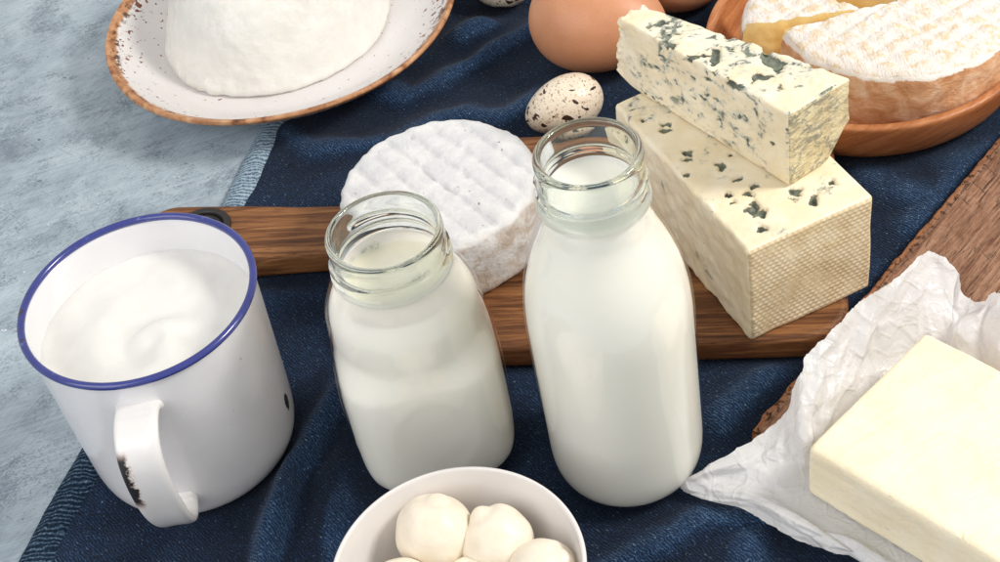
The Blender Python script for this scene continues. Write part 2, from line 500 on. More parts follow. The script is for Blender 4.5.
CREAM_A, CREAM_B = (237, 222, 189), (247, 237, 213)
def blue_nodes(m, amount, stretch):
    base = m.mix(m.step(m.noise(0.05, 4, 0.6), 0.3, 0.7), lin(CREAM_A), lin(CREAM_B))
    cluster = m.step(m.math('ADD', m.noise(0.038, 3, 0.6, 0.6), m.attr('vein')), amount, amount + 0.16)
    n1 = m.noise(1.0, 4, 0.62, 0.9, m.map((0.085 * stretch, 0.085, 0.11)))
    n2 = m.noise(1.0, 3, 0.6, 0.5, m.map((0.27 * stretch, 0.27, 0.33)))
    cav = m.attr('cavity')
    v = m.math('ADD', m.math('MULTIPLY', n1, 0.6), m.math('MULTIPLY', n2, 0.4))
    halo = m.math('MULTIPLY', m.step(v, 0.47, 0.57), cluster)
    core = m.math('MULTIPLY', m.step(v, 0.55, 0.595), cluster)
    core = m.math('MAXIMUM', core, m.math('MULTIPLY', m.step(m.math('ADD', cav, m.math('MULTIPLY', m.math('SUBTRACT', n2, 0.5), 0.9)), 0.34, 0.6), 1.0))
    c = m.mix(m.math('MULTIPLY', halo, 0.55), base, lin((166, 180, 182)))
    tone = m.noise(0.2, 3, 0.6)
    c = m.mix(m.math('MULTIPLY', core, 0.93), c, m.mix(m.step(tone, 0.35, 0.65), lin((58, 70, 68)), lin((120, 130, 112))))
    tiny = m.math('MULTIPLY', m.step(m.noise(0.7, 2, 0.5), 0.70, 0.75), m.step(m.noise(0.05, 2), 0.45, 0.6))
    c = m.mix(m.math('MULTIPLY', tiny, 0.6), c, lin((110, 122, 116)))
    return c, core, halo

def mat_blue(name, amount=0.45, stretch=1.0, bump=1.0):
    m = Mat(name)
    c, core, halo = blue_nodes(m, amount, stretch)
    h = m.math('SUBTRACT', m.math('MULTIPLY', m.noise(0.14, 4, 0.55), 0.6), m.math('MULTIPLY', core, 0.6))
    return m.done(m.pbr(color=c, rough=0.5, spec=0.35, sss=0.25, radius=(5, 4, 2.2), sscale=S * 0.5, normal=m.bump(h, 1.4 * bump, 0.7)))

def mat_weave():
    m = Mat('cloth_pressed_rind')
    a = m.attr('wu'); b = m.attr('wv')
    row = m.math('FLOOR', m.math('MULTIPLY', b, 1 / 2.35))
    sh = m.math('MULTIPLY', row, math.pi)
    u = m.math('SINE', m.math('ADD', m.math('MULTIPLY', a, 2 * math.pi / 3.0), sh))
    v = m.math('SINE', m.math('MULTIPLY', b, 2 * math.pi / 2.35))
    wv = m.math('ADD', m.math('MULTIPLY', u, 0.62), m.math('MULTIPLY', v, 0.34))
    dirt = m.noise(0.06, 5, 0.65, 0.5)
    vary = m.step(m.noise(0.07, 4, 0.65, 0.4), 0.3, 0.6)
    base = m.mix(m.step(dirt, 0.3, 0.7), lin((218, 196, 156)), lin((240, 226, 194)))
    col = m.mix(m.math('MULTIPLY', m.step(wv, 0.3, -0.8), m.math('ADD', 0.14, m.math('MULTIPLY', vary, 0.24))), base, lin((186, 154, 114)))
    sp = m.step(m.noise(0.16, 3, 0.6), 0.70, 0.76)
    col = m.mix(m.math('MULTIPLY', sp, 0.7), col, lin((130, 96, 54)))
    h = m.math('ADD', m.math('MULTIPLY', wv, vary), m.math('MULTIPLY', m.noise(0.3, 4, 0.7), 1.4))
    return m.done(m.pbr(color=col, rough=0.65, spec=0.25, sss=0.12, radius=(5, 4, 2.5), sscale=S * 0.4, normal=m.bump(h, 0.35, 0.7)))

def mat_bluerind():
    m = Mat('grey_blue_rind')
    base = m.mix(m.step(m.noise(0.07, 4, 0.6), 0.35, 0.65), lin((226, 208, 164)), lin((240, 228, 190)))
    x, y, z = m.xyz()
    streak = m.noise(1.0, 5, 0.72, 0.6, m.map((0.16, 0.16, 0.34), (0.1, 0.2, 0.3)))
    patch = m.math('ADD', m.noise(0.05, 3, 0.6, 0.4), m.attr('vein'))
    k = m.math('MULTIPLY', m.step(streak, 0.44, 0.58), m.step(patch, 0.42, 0.60))
    col = m.mix(m.math('MULTIPLY', k, 0.8), base, m.mix(m.noise(0.25, 3), lin((100, 104, 100)), lin((168, 164, 146))))
    h = m.math('ADD', streak, m.noise(0.4, 4, 0.7))
    return m.done(m.pbr(color=col, rough=0.65, spec=0.25, normal=m.bump(h, 1.3, 0.8)))

def mat_egg():
    m = Mat('brown_eggshell')
    v = m.noise(0.05, 4, 0.6)
    col = m.mix(v, lin((190, 128, 92)), lin((216, 158, 120)))
    sp = m.math('MULTIPLY', m.step(m.noise(0.7, 3, 0.6), 0.60, 0.72), 0.35)
    col = m.mix(sp, col, lin((168, 108, 76)))
    return m.done(m.pbr(color=col, rough=0.42, spec=0.4, sss=0.08, radius=(4, 2, 1), sscale=S * 0.5, normal=m.bump(m.noise(0.9, 3, 0.6), 0.22, 0.5)))

def mat_quail():
    m = Mat('speckled_eggshell')
    v = m.noise(0.09, 4, 0.6)
    col = m.mix(v, lin((222, 206, 182)), lin((238, 228, 210)))
    f1 = m.math('MULTIPLY', m.step(m.noise(0.62, 3, 0.65), 0.555, 0.63), 0.8)
    col = m.mix(f1, col, lin((158, 116, 78)))
    big = m.step(m.noise(0.15, 2, 0.45, 0.3), 0.615, 0.635)
    mid = m.step(m.noise(0.33, 2, 0.5, 0.4), 0.675, 0.695)
    col = m.mix(m.math('MAXIMUM', big, mid), col, m.mix(m.noise(0.4, 2), lin((34, 22, 18)), lin((72, 46, 34))))
    return m.done(m.pbr(color=col, rough=0.35, spec=0.45, normal=m.bump(m.noise(0.6, 3), 0.2, 0.5)))

def mat_washed():
    m = Mat('washed_rind_top')
    hgt = m.attr('quilt')
    n1 = m.noise(0.16, 5, 0.7, 0.5)
    fib = m.noise(1.0, 4, 0.7, 0.3, m.map((0.9, 0.22, 0.5)))
    f = m.math('ADD', m.math('MULTIPLY', n1, 0.8), m.math('ADD', m.math('MULTIPLY', fib, 0.35), m.math('MULTIPLY', hgt, -0.16)))
    white = m.step(f, 0.36, 0.50)
    tan = m.mix(m.noise(0.1, 3), lin((230, 200, 160)), lin((240, 222, 194)))
    col = m.mix(white, tan, m.mix(m.noise(0.3, 3), lin((236, 226, 216)), lin((248, 243, 238))))
    h = m.math('ADD', n1, m.math('MULTIPLY', fib, 1.0))
    return m.done(m.pbr(color=col, rough=0.7, spec=0.2, normal=m.bump(h, 1.4, 0.8)))

def mat_washedside():
    m = Mat('washed_rind_side')
    n1 = m.noise(0.06, 5, 0.65, 0.8)
    st = m.noise(1.0, 5, 0.7, 0.7, m.map((0.1, 0.1, 0.22)))
    f = m.math('ADD', m.math('MULTIPLY', n1, 0.6), m.math('MULTIPLY', st, 0.4))
    col = m.ramp(f, [(0.36, lin((192, 134, 92))), (0.47, lin((214, 164, 122))), (0.56, lin((230, 192, 158))), (0.68, lin((242, 222, 202)))])
    top = m.attr('whitetop')
    col = m.mix(m.step(m.math('ADD', top, m.math('MULTIPLY', m.math('SUBTRACT', st, 0.5), 1.1)), 0.5, 0.62), col, lin((244, 238, 230)))
    return m.done(m.pbr(color=col, rough=0.5, spec=0.35, normal=m.bump(m.math('ADD', st, n1), 1.3, 0.7)))

def mat_glass():
    m = Mat('clear_glass')
    g = m.n('ShaderNodeBsdfGlass', {'Color': (0.962, 0.978, 0.964, 1), 'Roughness': 0.0, 'IOR': 1.48})
    return m.done(g.outputs[0])

def mat_thinglass():
    m = Mat('thin_wall_glass')
    fc = m.n('ShaderNodeLayerWeight', {'Blend': 0.5}).outputs['Facing']
    fr = m.math('ADD', 0.03, m.math('MULTIPLY', m.math('POWER', fc, 5.0), 0.6))
    sm = m.bump(m.noise(0.045, 2, 0.5), 0.35, 0.4)
    tr = m.n('ShaderNodeBsdfTransparent', {'Color': (1.0, 0.999, 0.997, 1)}).outputs[0]
    gl = m.n('ShaderNodeBsdfGlossy', {'Color': (1, 1, 1, 1), 'Roughness': 0.03, 'Normal': sm}).outputs[0]
    mx = m.n('ShaderNodeMixShader', {0: fr, 1: tr, 2: gl}).outputs[0]
    return m.done(mx)

def mat_milk():
    m = Mat('milk')
    v = m.noise(0.03, 3, 0.5)
    col = m.mix(v, lin((250, 245, 231)), lin((252, 248, 237)))
    return m.done(m.pbr(color=col, rough=0.3, spec=0.25, sss=0.75, radius=(9, 9, 8), sscale=S * 1.0))

def mat_paper():
    m = Mat('parchment_paper')
    v = m.noise(0.05, 4, 0.6)
    col = m.mix(v, lin((236, 236, 237)), lin((244, 244, 244)))
    fine = m.noise(0.2, 4, 0.65, 1.0)
    v1 = m.vor(0.050, 'DISTANCE_TO_EDGE', m.map((1, 1, .6), (.3, .5, .4)))
    v2 = m.vor(0.115, 'DISTANCE_TO_EDGE', m.map((1, .7, .8), (.8, .2, 1.1)))
    v3 = m.vor(0.24, 'DISTANCE_TO_EDGE', m.map((1, .8, .6), (.1, .9, 2.0)))
    patch = m.step(m.noise(0.04, 2, 0.5), 0.4, 0.6)
    lines = m.math('ADD', m.math('MULTIPLY', m.step(v1, 0.10, 0.0), 1.0), m.math('ADD', m.math('MULTIPLY', m.step(v2, 0.10, 0.0), 0.6), m.math('MULTIPLY', m.math('MULTIPLY', m.step(v3, 0.12, 0.0), patch), 0.35)))
    h = m.math('ADD', m.math('MULTIPLY', fine, 0.5), lines)
    nrm = m.bump(h, 0.5, 0.6)
    p = m.pbr(color=col, rough=0.30, spec=0.5, normal=nrm)
    t = m.n('ShaderNodeBsdfTranslucent', {'Color': lin((236, 236, 238)), 'Normal': nrm}).outputs[0]
    tr = m.n('ShaderNodeBsdfTransparent').outputs[0]
    a = m.n('ShaderNodeMixShader', {0: 0.22, 1: p, 2: t}).outputs[0]
    return m.done(m.n('ShaderNodeMixShader', {0: 0.12, 1: a, 2: tr}).outputs[0])

MT = dict(table=mat_table(), denim=mat_denim(), hem=mat_hem(), board=mat_board(), plank=mat_plank(), bowlwood=mat_bowlwood(),
          leather=mat_plain('black_eyelet', (38, 34, 34), 0.45), enamel=mat_enamel(), handle=mat_handle(), bluerim=mat_bluerim(), plate=mat_plate(),
          porcelain=mat_plain('white_porcelain', (230, 226, 224), 0.2, coat=0.3),
          ricotta=mat_dairy('fresh_cheese', (226, 224, 217), (234, 232, 226), 0.07, 0.36, 1.1, 0.2, 0.4),
          yogurt=mat_dairy('yogurt_cream', (224, 223, 218), (232, 231, 226), 0.03, 0.25, 0.25, 0.1, 0.3, 0.45),
          mozza=mat_dairy('mozzarella', (230, 219, 199), (238, 229, 213), 0.06, 0.38, 1.1, 0.12, 0.3, 0.38),
          butter=mat_butter(),
          camembert=mat_camembert(), blue1=mat_blue('blue_cheese_top', 0.56, 0.8), blue1s=mat_blue('blue_cheese_side', 0.62, 0.8, 1.3), weave=mat_weave(),
          blue2=mat_blue('blue_cheese_cut', 0.405, 0.7, 1.2), rind2=mat_bluerind(), egg=mat_egg(), quail=mat_quail(), washed=mat_washed(),
          washside=mat_washedside(), paste=mat_dairy('soft_cheese_paste', (242, 208, 136), (250, 226, 166), 0.05, 0.32, 0.8, 0.12, 0.35, 0.45, (6, 4, 1.5)),
          glass=mat_glass(), thin=mat_thinglass(), milk=mat_milk(), paper=mat_paper())
#END_MATERIALS

# ================================================================== SETTING
tab = mk('tabletop', [(-900, -300, -2.5), (900, -300, -2.5), (900, 1700, -2.5), (-900, 1700, -2.5)], [(0, 1, 2, 3)], MT['table'])
tag(tab, kind='structure')

# ================================================================== DENIM CLOTH
MUG, JAR, BOT, BOWL, PLATE, WOOD = (-159.2, 516), (-43.2, 486), (42, 452), (-39.5, 370), (-100, 831), (228, 692)
BA, BB = np.array([.974, -.227]), np.array([.227, .974])          # serving board axes
PA = np.array([166.0, 151.0]); PA /= np.linalg.norm(PA); PB = np.array([PA[1], -PA[0]])   # plank axes
P0 = np.array([97.0, 445.0])

def seg_dist(x, y, poly):
    best = np.full(x.shape, 1e9)
    for (ax, ay), (bx, by) in zip(poly[:-1], poly[1:]):
        dx, dy = bx - ax, by - ay
        t = np.clip(((x - ax) * dx + (y - ay) * dy) / (dx * dx + dy * dy), 0, 1)
        best = np.minimum(best, np.hypot(x - ax - t * dx, y - ay - t * dy))
    return best

FOLDS = [  # polyline, height, width
    ([(-74, 546), (-86, 528), (-98, 512), (-106, 497), (-112, 480), (-120, 458), (-128, 430), (-138, 400)], 12.0, 7.5),
    ([(-86, 500), (-100, 470), (-96, 430), (-104, 395)], 3.0, 12),
    ([(-74, 786), (-30, 752), (9, 770), (50, 796), (90, 830)], 7.0, 9),
    ([(-40, 715), (0, 727), (22, 716), (46, 732)], 5.0, 10),
    ([(-110, 745), (-92, 722), (-60, 714), (-30, 722)], 4.5, 9),
    ([(4, 800), (30, 815), (70, 850)], 6.0, 9),
    ([(82, 395), (80, 375), (72, 350), (66, 320)], 5.5, 9),
    ([(15, 385), (36, 403), (62, 410), (92, 408)], 4.0, 8),
    ([(122, 492), (104, 477), (86, 462)], 3.5, 8),
    ([(20, 360), (40, 345), (70, 300)], 4.0, 10),
    ([(230, 575), (205, 598), (190, 640)], 2.5, 14),
    ([(300, 610), (250, 600), (215, 560)], 3.0, 12),
]
def cloth_h(x, y):
    x = np.asarray(x, float); y = np.asarray(y, float)
    wx = x + 5 * perlin(np.c_[x / 30, y / 30, 0 * x + 3.3]); wy = y + 5 * perlin(np.c_[x / 30, y / 30, 0 * x + 9.1])
    h = 0 * x
    for poly, amp, w in FOLDS:
        d = seg_dist(wx, wy, poly)
        var = 0.75 + 0.5 * perlin(np.c_[x / 40, y / 40, 0 * x + amp])
        h = np.maximum(h, 1.25 * amp * var * np.exp(-(d / (w * .92)) ** 2))
    h = h + 1.5 * np.clip(0.4 + fbm(np.c_[x / 90, y / 60, 0 * x], 2), 0, 2)
    m = np.ones_like(x)
    m *= sstep(45, 53, np.hypot(x - MUG[0], y - MUG[1]))
    for (cx, cy), r in ((JAR, 38), (BOT, 31), (BOWL, 33), (PLATE, 66), (WOOD, 74)):
        m *= sstep(r, r + 12, np.hypot(x - cx, y - cy))
    u = x * BA[0] + y * BA[1]; b = x * BB[0] + y * BB[1]
    dbox = np.maximum(np.maximum(-206 - u, u - 44), np.abs(b - 587) - 80)
    m *= sstep(-1, 11, dbox)
    dh = np.maximum(np.maximum(-340 - u, u + 200), np.abs(b - 598) - 26)
    m *= sstep(-1, 9, dh)
    pu = (x - P0[0]) * PA[0] + (y - P0[1]) * PA[1]; pv = (x - P0[0]) * PB[0] + (y - P0[1]) * PB[1]
    m *= sstep(-1, 10, np.maximum(-pu, -pv))
    for ex, ey, r in ((84, 752, 26), (140, 784, 24), (55, 703, 14), (37, 822, 14)):
        m *= 0.08 + 0.92 * sstep(r * 0.6, r + 8, np.hypot(x - ex, y - ey))
    # keep the cloth low by the hem
    xl = -241 + .426 * (y - 463)
    m *= 0.25 + 0.75 * sstep(4, 24, x - xl)
    return h * m

ny, nx = 370, 250
yy = np.linspace(270, 1010, ny)
uu = np.linspace(0, 1, nx)
Y, U_ = np.meshgrid(yy, uu, indexing='ij')
XL = -241 + .426 * (Y - 463) + 8 + 1.2 * np.sin(Y / 21.0)
X = XL + U_ * (470 - XL)
X, Y = X.ravel(), Y.ravel()
H = cloth_h(X, Y)
lap = H.reshape(ny, nx)
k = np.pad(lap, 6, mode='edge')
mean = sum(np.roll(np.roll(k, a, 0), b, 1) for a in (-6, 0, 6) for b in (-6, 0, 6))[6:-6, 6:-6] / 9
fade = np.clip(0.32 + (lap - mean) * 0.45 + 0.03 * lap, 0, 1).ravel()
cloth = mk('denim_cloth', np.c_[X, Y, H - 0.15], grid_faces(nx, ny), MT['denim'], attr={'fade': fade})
tag(cloth, 'dark blue denim cloth with soft folds spread under the dairy foods', 'cloth')
# hem strip: a flat rolled edge following the left side
nv, nw = 360, 13
vv = np.linspace(270, 1010, nv)
along_d = np.array([.426, 1.0]) / math.hypot(.426, 1)
nrm_d = np.array([along_d[1], -along_d[0]])
V, al, ac, pale = [], [], [], []
wid_n = fbm(np.c_[vv / 25, 0 * vv, 0 * vv], 3)
for j, y in enumerate(vv):
    x0 = -241 + .426 * (y - 463) + 1.2 * math.sin(y / 21.0)
    wd = 21.5 - 3.5 * float(sstep(480, 720, y)) + 1.4 * wid_n[j]
    for i in range(nw):
        a = i / (nw - 1)
        z = -2.4 + 4.6 * math.sin(math.pi * a) ** 0.55 + 0.12 * math.sin((y / 2.5 - a * 2.2) * 2 * math.pi)
        V.append((x0 + (a - 0.27) * wd * nrm_d[0], y + (a - 0.27) * wd * nrm_d[1], z))
        al.append(y); ac.append(a); pale.append(float(sstep(520, 720, y)))  # pale: sunlight on the far stretch, put into the hem colour
mk('hem', V, grid_faces(nw, nv), MT['hem'], parent=cloth, attr={'along': al, 'across': ac, 'pale': pale})

# ================================================================== SERVING BOARD
def arc(cx, cy, r, a0, a1, n=10):
    return [(cx + r * math.cos(math.radians(a)), cy + r * math.sin(math.radians(a))) for a in np.linspace(a0, a1, n)]

def plate_from_outline(name, outer, holes, z0, z1, bev, mat, parent=None, loc=(0, 0, 0), rotz=0):
    cu = bpy.data.curves.new('outline', 'CURVE')
    cu.dimensions = '2D'; cu.fill_mode = 'BOTH'
    cu.extrude = ((z1 - z0) / 2 - bev) * S
    cu.bevel_depth = bev * S; cu.bevel_resolution = 3
    cu.offset = -bev * S
    for loop in [outer] + holes:
        sp = cu.splines.new('POLY')
        sp.points.add(len(loop) - 1)
        for p, (x, y) in zip(sp.points, loop):
            p.co = (x * S, y * S, 0, 1)
        sp.use_cyclic_u = True
    tmp = bpy.data.objects.new('outline', cu)
    COL.objects.link(tmp)
    dg = bpy.context.evaluated_depsgraph_get()
    me = bpy.data.meshes.new_from_object(tmp.evaluated_get(dg))
    bpy.data.objects.remove(tmp); bpy.data.curves.remove(cu)
    me.name = name
    me.transform(Matrix.Translation((0, 0, (z0 + z1) / 2 * S)))
    me.materials.clear(); me.materials.append(mat)
    me.polygons.foreach_set('use_smooth', np.full(len(me.polygons), True))
    me.set_sharp_from_angle(angle=math.radians(28))
    o = bpy.data.objects.new(name, me)
    COL.objects.link(o)
    o.location = Vector(loc) * S; o.rotation_euler = (0, 0, rotz)
    if parent: o.parent = parent
    return o

u0, u1, hb = -206 + 82, 42 + 82, 80          # local board axes, centred on the body
hw, hl, ho = 19, -333 + 82, 11
outl = []
outl += arc(u1 - 24, -hb + 24, 24, -90, 0)
outl += arc(u1 - 24, hb - 24, 24, 0, 90)
outl += arc(u0 + 34, hb - 34, 34, 90, 165, 12)
outl += arc(u0 - 12, ho + hw + 14, 14, -20, -90, 8)
outl += [(u0 - 40, ho + hw + 1), (u0 - 70, ho + hw + 4)]
outl += arc(hl + 17, ho + hw + 6 - 17, 17, 90, 180)
outl += arc(hl + 17, ho - hw - 4 + 17, 17, 180, 270)
outl += [(u0 - 70, ho - hw - 3), (u0 - 40, ho - hw - 1)]
outl += arc(u0 - 12, ho - hw - 14, 14, 90, 20, 8)
outl += arc(u0 + 34, -hb + 34, 34, 195, 270, 12)
hc = (-298 + 82, 15)
hole = arc(hc[0], hc[1], 12.5, 0, 352.5, 48)
bc = BA * -82 + BB * 587
brd = empty('serving_board', (bc[0], bc[1], 0.2), math.atan2(BA[1], BA[0]))
tag(brd, 'brown wooden serving board with a rounded handle, under the white rind wheel and blue cheeses', 'board')
plate_from_outline('board_body', outl, [hole], 0, 15, 3.2, MT['board'], parent=brd)
V, F, _ = revolve(catmull([(12.4, 1), (12.4, 15.2), (13.4, 16.6), (15.6, 16.4), (16.4, 15.4), (15.4, 14.9), (12.2, 14.4), (10.6, 15.4), (9.6, 14), (9.6, 2), (12.4, 1)], 3), 64)
mk('hole_ring', V, F, MT['leather'], parent=brd, loc=(hc[0], hc[1], 0))

# ================================================================== CAMEMBERT WHEEL
cx, cy, R, hgt = -20.5, 607.0, 50.5, 39.0
prof = [(0.0, 0)] + [(r, 0) for r in np.linspace(6, 44, 8)] + [(48, 1.2), (50, 4)] + [(50.6 + 1.1 * math.sin(math.pi * t), 4 + 31 * t) for t in np.linspace(.08, .95, 14)] + \
       [(50.6, 36.2), (49.9, 37.7), (48.8, 38.7), (47.4, 39.2)] + [(r, 39.3) for r in np.linspace(46, 1.2, 44)] + [(0, 39.3)]
V, F, _ = revolve(prof, 180)
rd = np.array([.51, -.86])
perp = V[:, 0] * -rd[1] + V[:, 1] * rd[0]
top = sstep(30, 38.5, V[:, 2]) * sstep(52, 45, np.hypot(V[:, 0], V[:, 1]))
ph = (perp + 1.3 * perlin(np.c_[V[:, :2] @ np.array([[.8, .6], [-.6, .8]]) / 30, 0 * perp + .37])) / 12.1
fr = ph - np.floor(ph)
ridge = 1 - (2 * np.abs(fr - 0.5)) ** 3.0
V[:, 2] += top * (ridge * 2.1 - 1.4)
n_ = vnormals(V, F)
V += n_ * (np.where(V[:, 2] > 36, .14, .7) * fbm(V / 14, 3) + 0.16 * fbm(V / 4.0 + 5, 3))[:, None] * np.where(V[:, 2] < 1, 0, 1)[:, None]
rimm = np.exp(-((V[:, 2] - 37) / 3.0) ** 2)
V += n_ * (rimm * 1.3 * perlin(V / 6 + 31))[:, None]
cam_c = mk('white_rind_cheese', V, F, MT['camembert'], loc=(cx, cy, 15.3))
tag(cam_c, 'round white bloomy rind cheese with ridged top, whole wheel on the serving board', 'cheese')

# ================================================================== LOWER BLUE CHEESE BLOCK
def hexa(n, dims, r, fmap, noise_fn=None):
    P, F, side = boxgrid(*n)
    P = warp01(P, dims, r)
    P = rounded(P, dims, r)
    V = fmap(P)
    return P, V, F, side

E1, E2 = np.array([.957, .29]), np.array([-.29, .957])
dims = (66, 128, 59)
P, V, F, side = hexa((86, 160, 56), dims, 2.2, lambda P: (P * np.array(dims)))
n_ = vnormals(V, F)
lumps = 0.6 * fbm(V / 26, 2)
rough_side = sstep(6, 1.0, V[:, 0]) * (.8 * fbm(V / 9 + 3, 2) + .3 * np.abs(perlin(V / 4)))
cav = np.zeros(len(V))
topm = sstep(55, 58.5, V[:, 2])
for px, py, rr in ((18.8, 19.3, 3.0), (16.5, 23.5, 3.4), (19.8, 26.5, 2.4), (13.7, 10.0, 2.6), (42.1, 13.4, 2.6), (45.5, 15.5, 1.8), (39.6, 23.1, 3.0), (36.5, 20, 1.8), (55.9, 18.6, 2.2),
                   (10.6, 32.7, 1.8), (22.2, 44.9, 2.6), (20.6, 57.6, 3.0), (3.6, 61.3, 1.6), (11.9, 73.7, 2.6), (9.5, 70, 2.0), (21.0, 33.1, 2.6), (25.5, 35, 2.2), (11.2, 95.0, 3.0), (14, 99, 2.4), (6, 108, 1.6), (13, 38, 1.5), (28, 62, 2.0)):
    d = np.hypot(V[:, 0] - px, V[:, 1] - py) + 2.4 * perlin(V / 3.4 + px)
    cav = np.maximum(cav, topm * sstep(rr * 1.2, rr * .55, d))
V = V + n_ * (lumps + rough_side)[:, None] - n_ * (cav * 3.2)[:, None]
# rounded, slightly worn edges and a corner bitten off at the far end
mi = np.where(side == 5, 0, np.where(side == 2, 1, 2))
vein = np.zeros(len(V)) + 0.05 * topm
x_ = V[:, 0].copy(); y_ = V[:, 1].copy()
blk = mk('blue_cheese_block', V, F, [MT['blue1'], MT['weave'], MT['blue1s']], loc=(110.5, 493.5, 15.2), rotz=math.atan2(E1[1], E1[0]), midx=mi,
         attr={'vein': vein, 'cavity': cav, 'wu': x_, 'wv': V[:, 2]})
tag(blk, 'large rectangular blue veined cheese block with a woven pattern end, standing on the serving board', 'cheese')

# ================================================================== UPPER BLUE CHEESE WEDGE
A_, T_, D_, T2_ = np.array([139.5, 529.0]), np.array([82.0, 629.0]), np.array([173.5, 546.5]), np.array([95.0, 636.0])
def wmap(P):
    s, t, h = P[:, 0], P[:, 1], P[:, 2]
    front = A_ + (T_ - A_) * s[:, None]
    rear = D_ + (T2_ - D_) * s[:, None]
    xy = front + (rear - front) * t[:, None]
    dA = (T_ - A_) / np.linalg.norm(T_ - A_)
    xy = xy + dA * (sstep(.8, 1.0, s) * (7.5 * (1 - h) ** .8 - 1.5 * h))[:, None]
    zb = 75.0 + 17 * sstep(.55, 1.0, t) * (1 - .6 * s) + 4 * sstep(.9, 1.0, s)
    zt = 117.5 - 1.5 * s - 1.0 * t
    z = zb + (zt - zb) * h
    return np.c_[xy - np.array([139.5, 529.0]), z - 75.0]
P, V, F, side = hexa((130, 44, 56), (114, 34, 43), 1.8, wmap)
F = [f[::-1] for f in F]
n_ = vnormals(V, F)
nz_ = fbm(V / 18, 3)
cut = sstep(.93, .99, P[:, 0])
V = V + n_ * (0.8 * nz_ + cut * (2.4 * fbm(V / 7, 3)) + 0.15 * perlin(V / 3.0))[:, None] * (0.3 + 0.7 * sstep(.02, .1, P[:, 2]))[:, None]
topm = sstep(.86, .97, P[:, 2]); frm = sstep(.16, .04, P[:, 1])
# crumbled trench of blue mould along the upper edge
cav = np.zeros(len(V))
band = sstep(.62, .9, P[:, 2]) * sstep(.95, .8, P[:, 0]) * sstep(.06, .25, P[:, 0])
cv = fbm(V / 8.5 + 40, 3)
cav = np.maximum(cav, band * topm * sstep(.18, .6, cv))
cav = np.maximum(cav, 0.75 * frm * sstep(.34, .8, fbm(V * np.array([.10, .10, .17]) + 11, 4)) * sstep(.96, .8, P[:, 0]) * sstep(.03, .12, P[:, 0]))
V = V - n_ * (cav * 2.2)[:, None]
lumpb = topm * np.clip(fbm(V / 9 + 70, 3), 0, 1) * sstep(.9, .6, P[:, 0])
V[:, 2] += 1.5 * lumpb
vein = 0.16 * np.exp(-((P[:, 2] - .78) / .22) ** 2) * sstep(.0, .3, P[:, 0]) - 0.10 * sstep(.85, 1, P[:, 0]) - 0.14 * sstep(.22, .03, P[:, 0])
vein = np.where(P[:, 0] < .02, 0.22 - 0.25 * P[:, 1] + 0.1 * (P[:, 2] < .7), vein)
mi = np.where(side == 0, 1, 0)
wdg = mk('blue_cheese_wedge', V, F, [MT['blue2'], MT['rind2']], loc=(139.5, 529.0, 74.9), midx=mi, attr={'vein': vein, 'cavity': cav})
tag(wdg, 'wedge of crumbly cream cheese with blue green veins lying on top of the bigger block', 'cheese')

# ================================================================== GLASS BOTTLE AND JAR
def thread_bump(th, z, z0, pitch, amp, w, starts, span):
    out = np.zeros_like(th)
    for s in range(starts):
        a = np.mod(th - 2 * np.pi * s / starts, 2 * np.pi)
        zc = z0 + pitch * a / (2 * np.pi)
        env = sstep(0, .25, a) * sstep(span, span - .25, a)
        out += amp * env * np.exp(-((z - zc) / w) ** 2)
    return out

def vessel(name, outer, inner, fill_z, loc, label, cat, shape=None, th_args=None, n=168, rotz=0):
    """outer and inner are (r,z) profiles from the outside foot to the inside floor; neck glass is solid glass, the filled body is thin walled"""
    prof = np.vstack([outer, inner])
    no = len(outer)
    def fn(th, r, z, k):
        if shape is not None:
            r = r * shape(th, z)
        if k < no and th_args:
            r = r + thread_bump(th + .4, z, *th_args)
        return r, z
    V, F, ids = revolve(prof, n, fn)
    zc = np.array([V[list(f), 2].mean() for f in F])
    mi = (zc < fill_z).astype(int)
    o = mk(name, V, F, [MT['glass'], MT['thin']], loc=loc, midx=mi, rotz=rotz)
    return o

# bottle
bo = catmull([(26, 0.3), (30.5, 2), (33.8, 7), (35.3, 16), (35.5, 30), (35.6, 60), (35.7, 90), (35.5, 103), (34.6, 113), (32.6, 123), (29.4, 133), (25.6, 142.5), (22.9, 150), (21.9, 156), (21.9, 159)], 6)
neck = catmull([(22.3, 160.5), (22.6, 162), (21.6, 164), (21.0, 167), (21.0, 170), (21.0, 173), (21.0, 176), (21.1, 179), (21.3, 181), (21.3, 183.4), (20.6, 184.7), (19.4, 185.1), (18.4, 184.5), (18.0, 183)], 4)
bo = np.vstack([[(0, 1.5), (18, 1.2), (23, 0.4)], bo, neck])
bi = catmull([(17.9, 180), (17.9, 172), (18.0, 166), (18.6, 161.5), (20.9, 157), (21.9, 150), (24.7, 142), (28.5, 132.6), (31.7, 122.6), (33.7, 112.6), (34.6, 102.6), (34.8, 90), (34.7, 60), (34.6, 30), (34.4, 16), (32.9, 7.6), (29.5, 3.2), (24, 2.4)], 5)
bi = np.vstack([bi, [(10, 2.3), (0, 2.3)]])
bottle = vessel('glass_bottle', bo, bi, 161.0, (BOT[0], BOT[1], 0), '', '', th_args=(168.5, 6.5, 1.5, 1.25, 2, 3.6))
tag(bottle, 'tall clear glass milk bottle with narrow threaded neck, standing right of the squat jar', 'bottle')
def inset(prof, zmax, gap, zfloor):
    pts = [(max(r - gap, 0), z) for r, z in prof[::-1] if z <= zmax]
    return pts
mp = [(0, 2.6)] + [(r - .2, max(z, 2.6)) for r, z in bi[::-1] if 2.3 < z < 166.2 and r > 12]
mp += [(17.75, 167.4), (17.6, 167.9), (17.3, 167.6), (17.0, 166.8), (16.4, 166.4), (15, 166.3), (9, 166.25), (0, 166.25)]
V, F, _ = revolve(mp, 128)
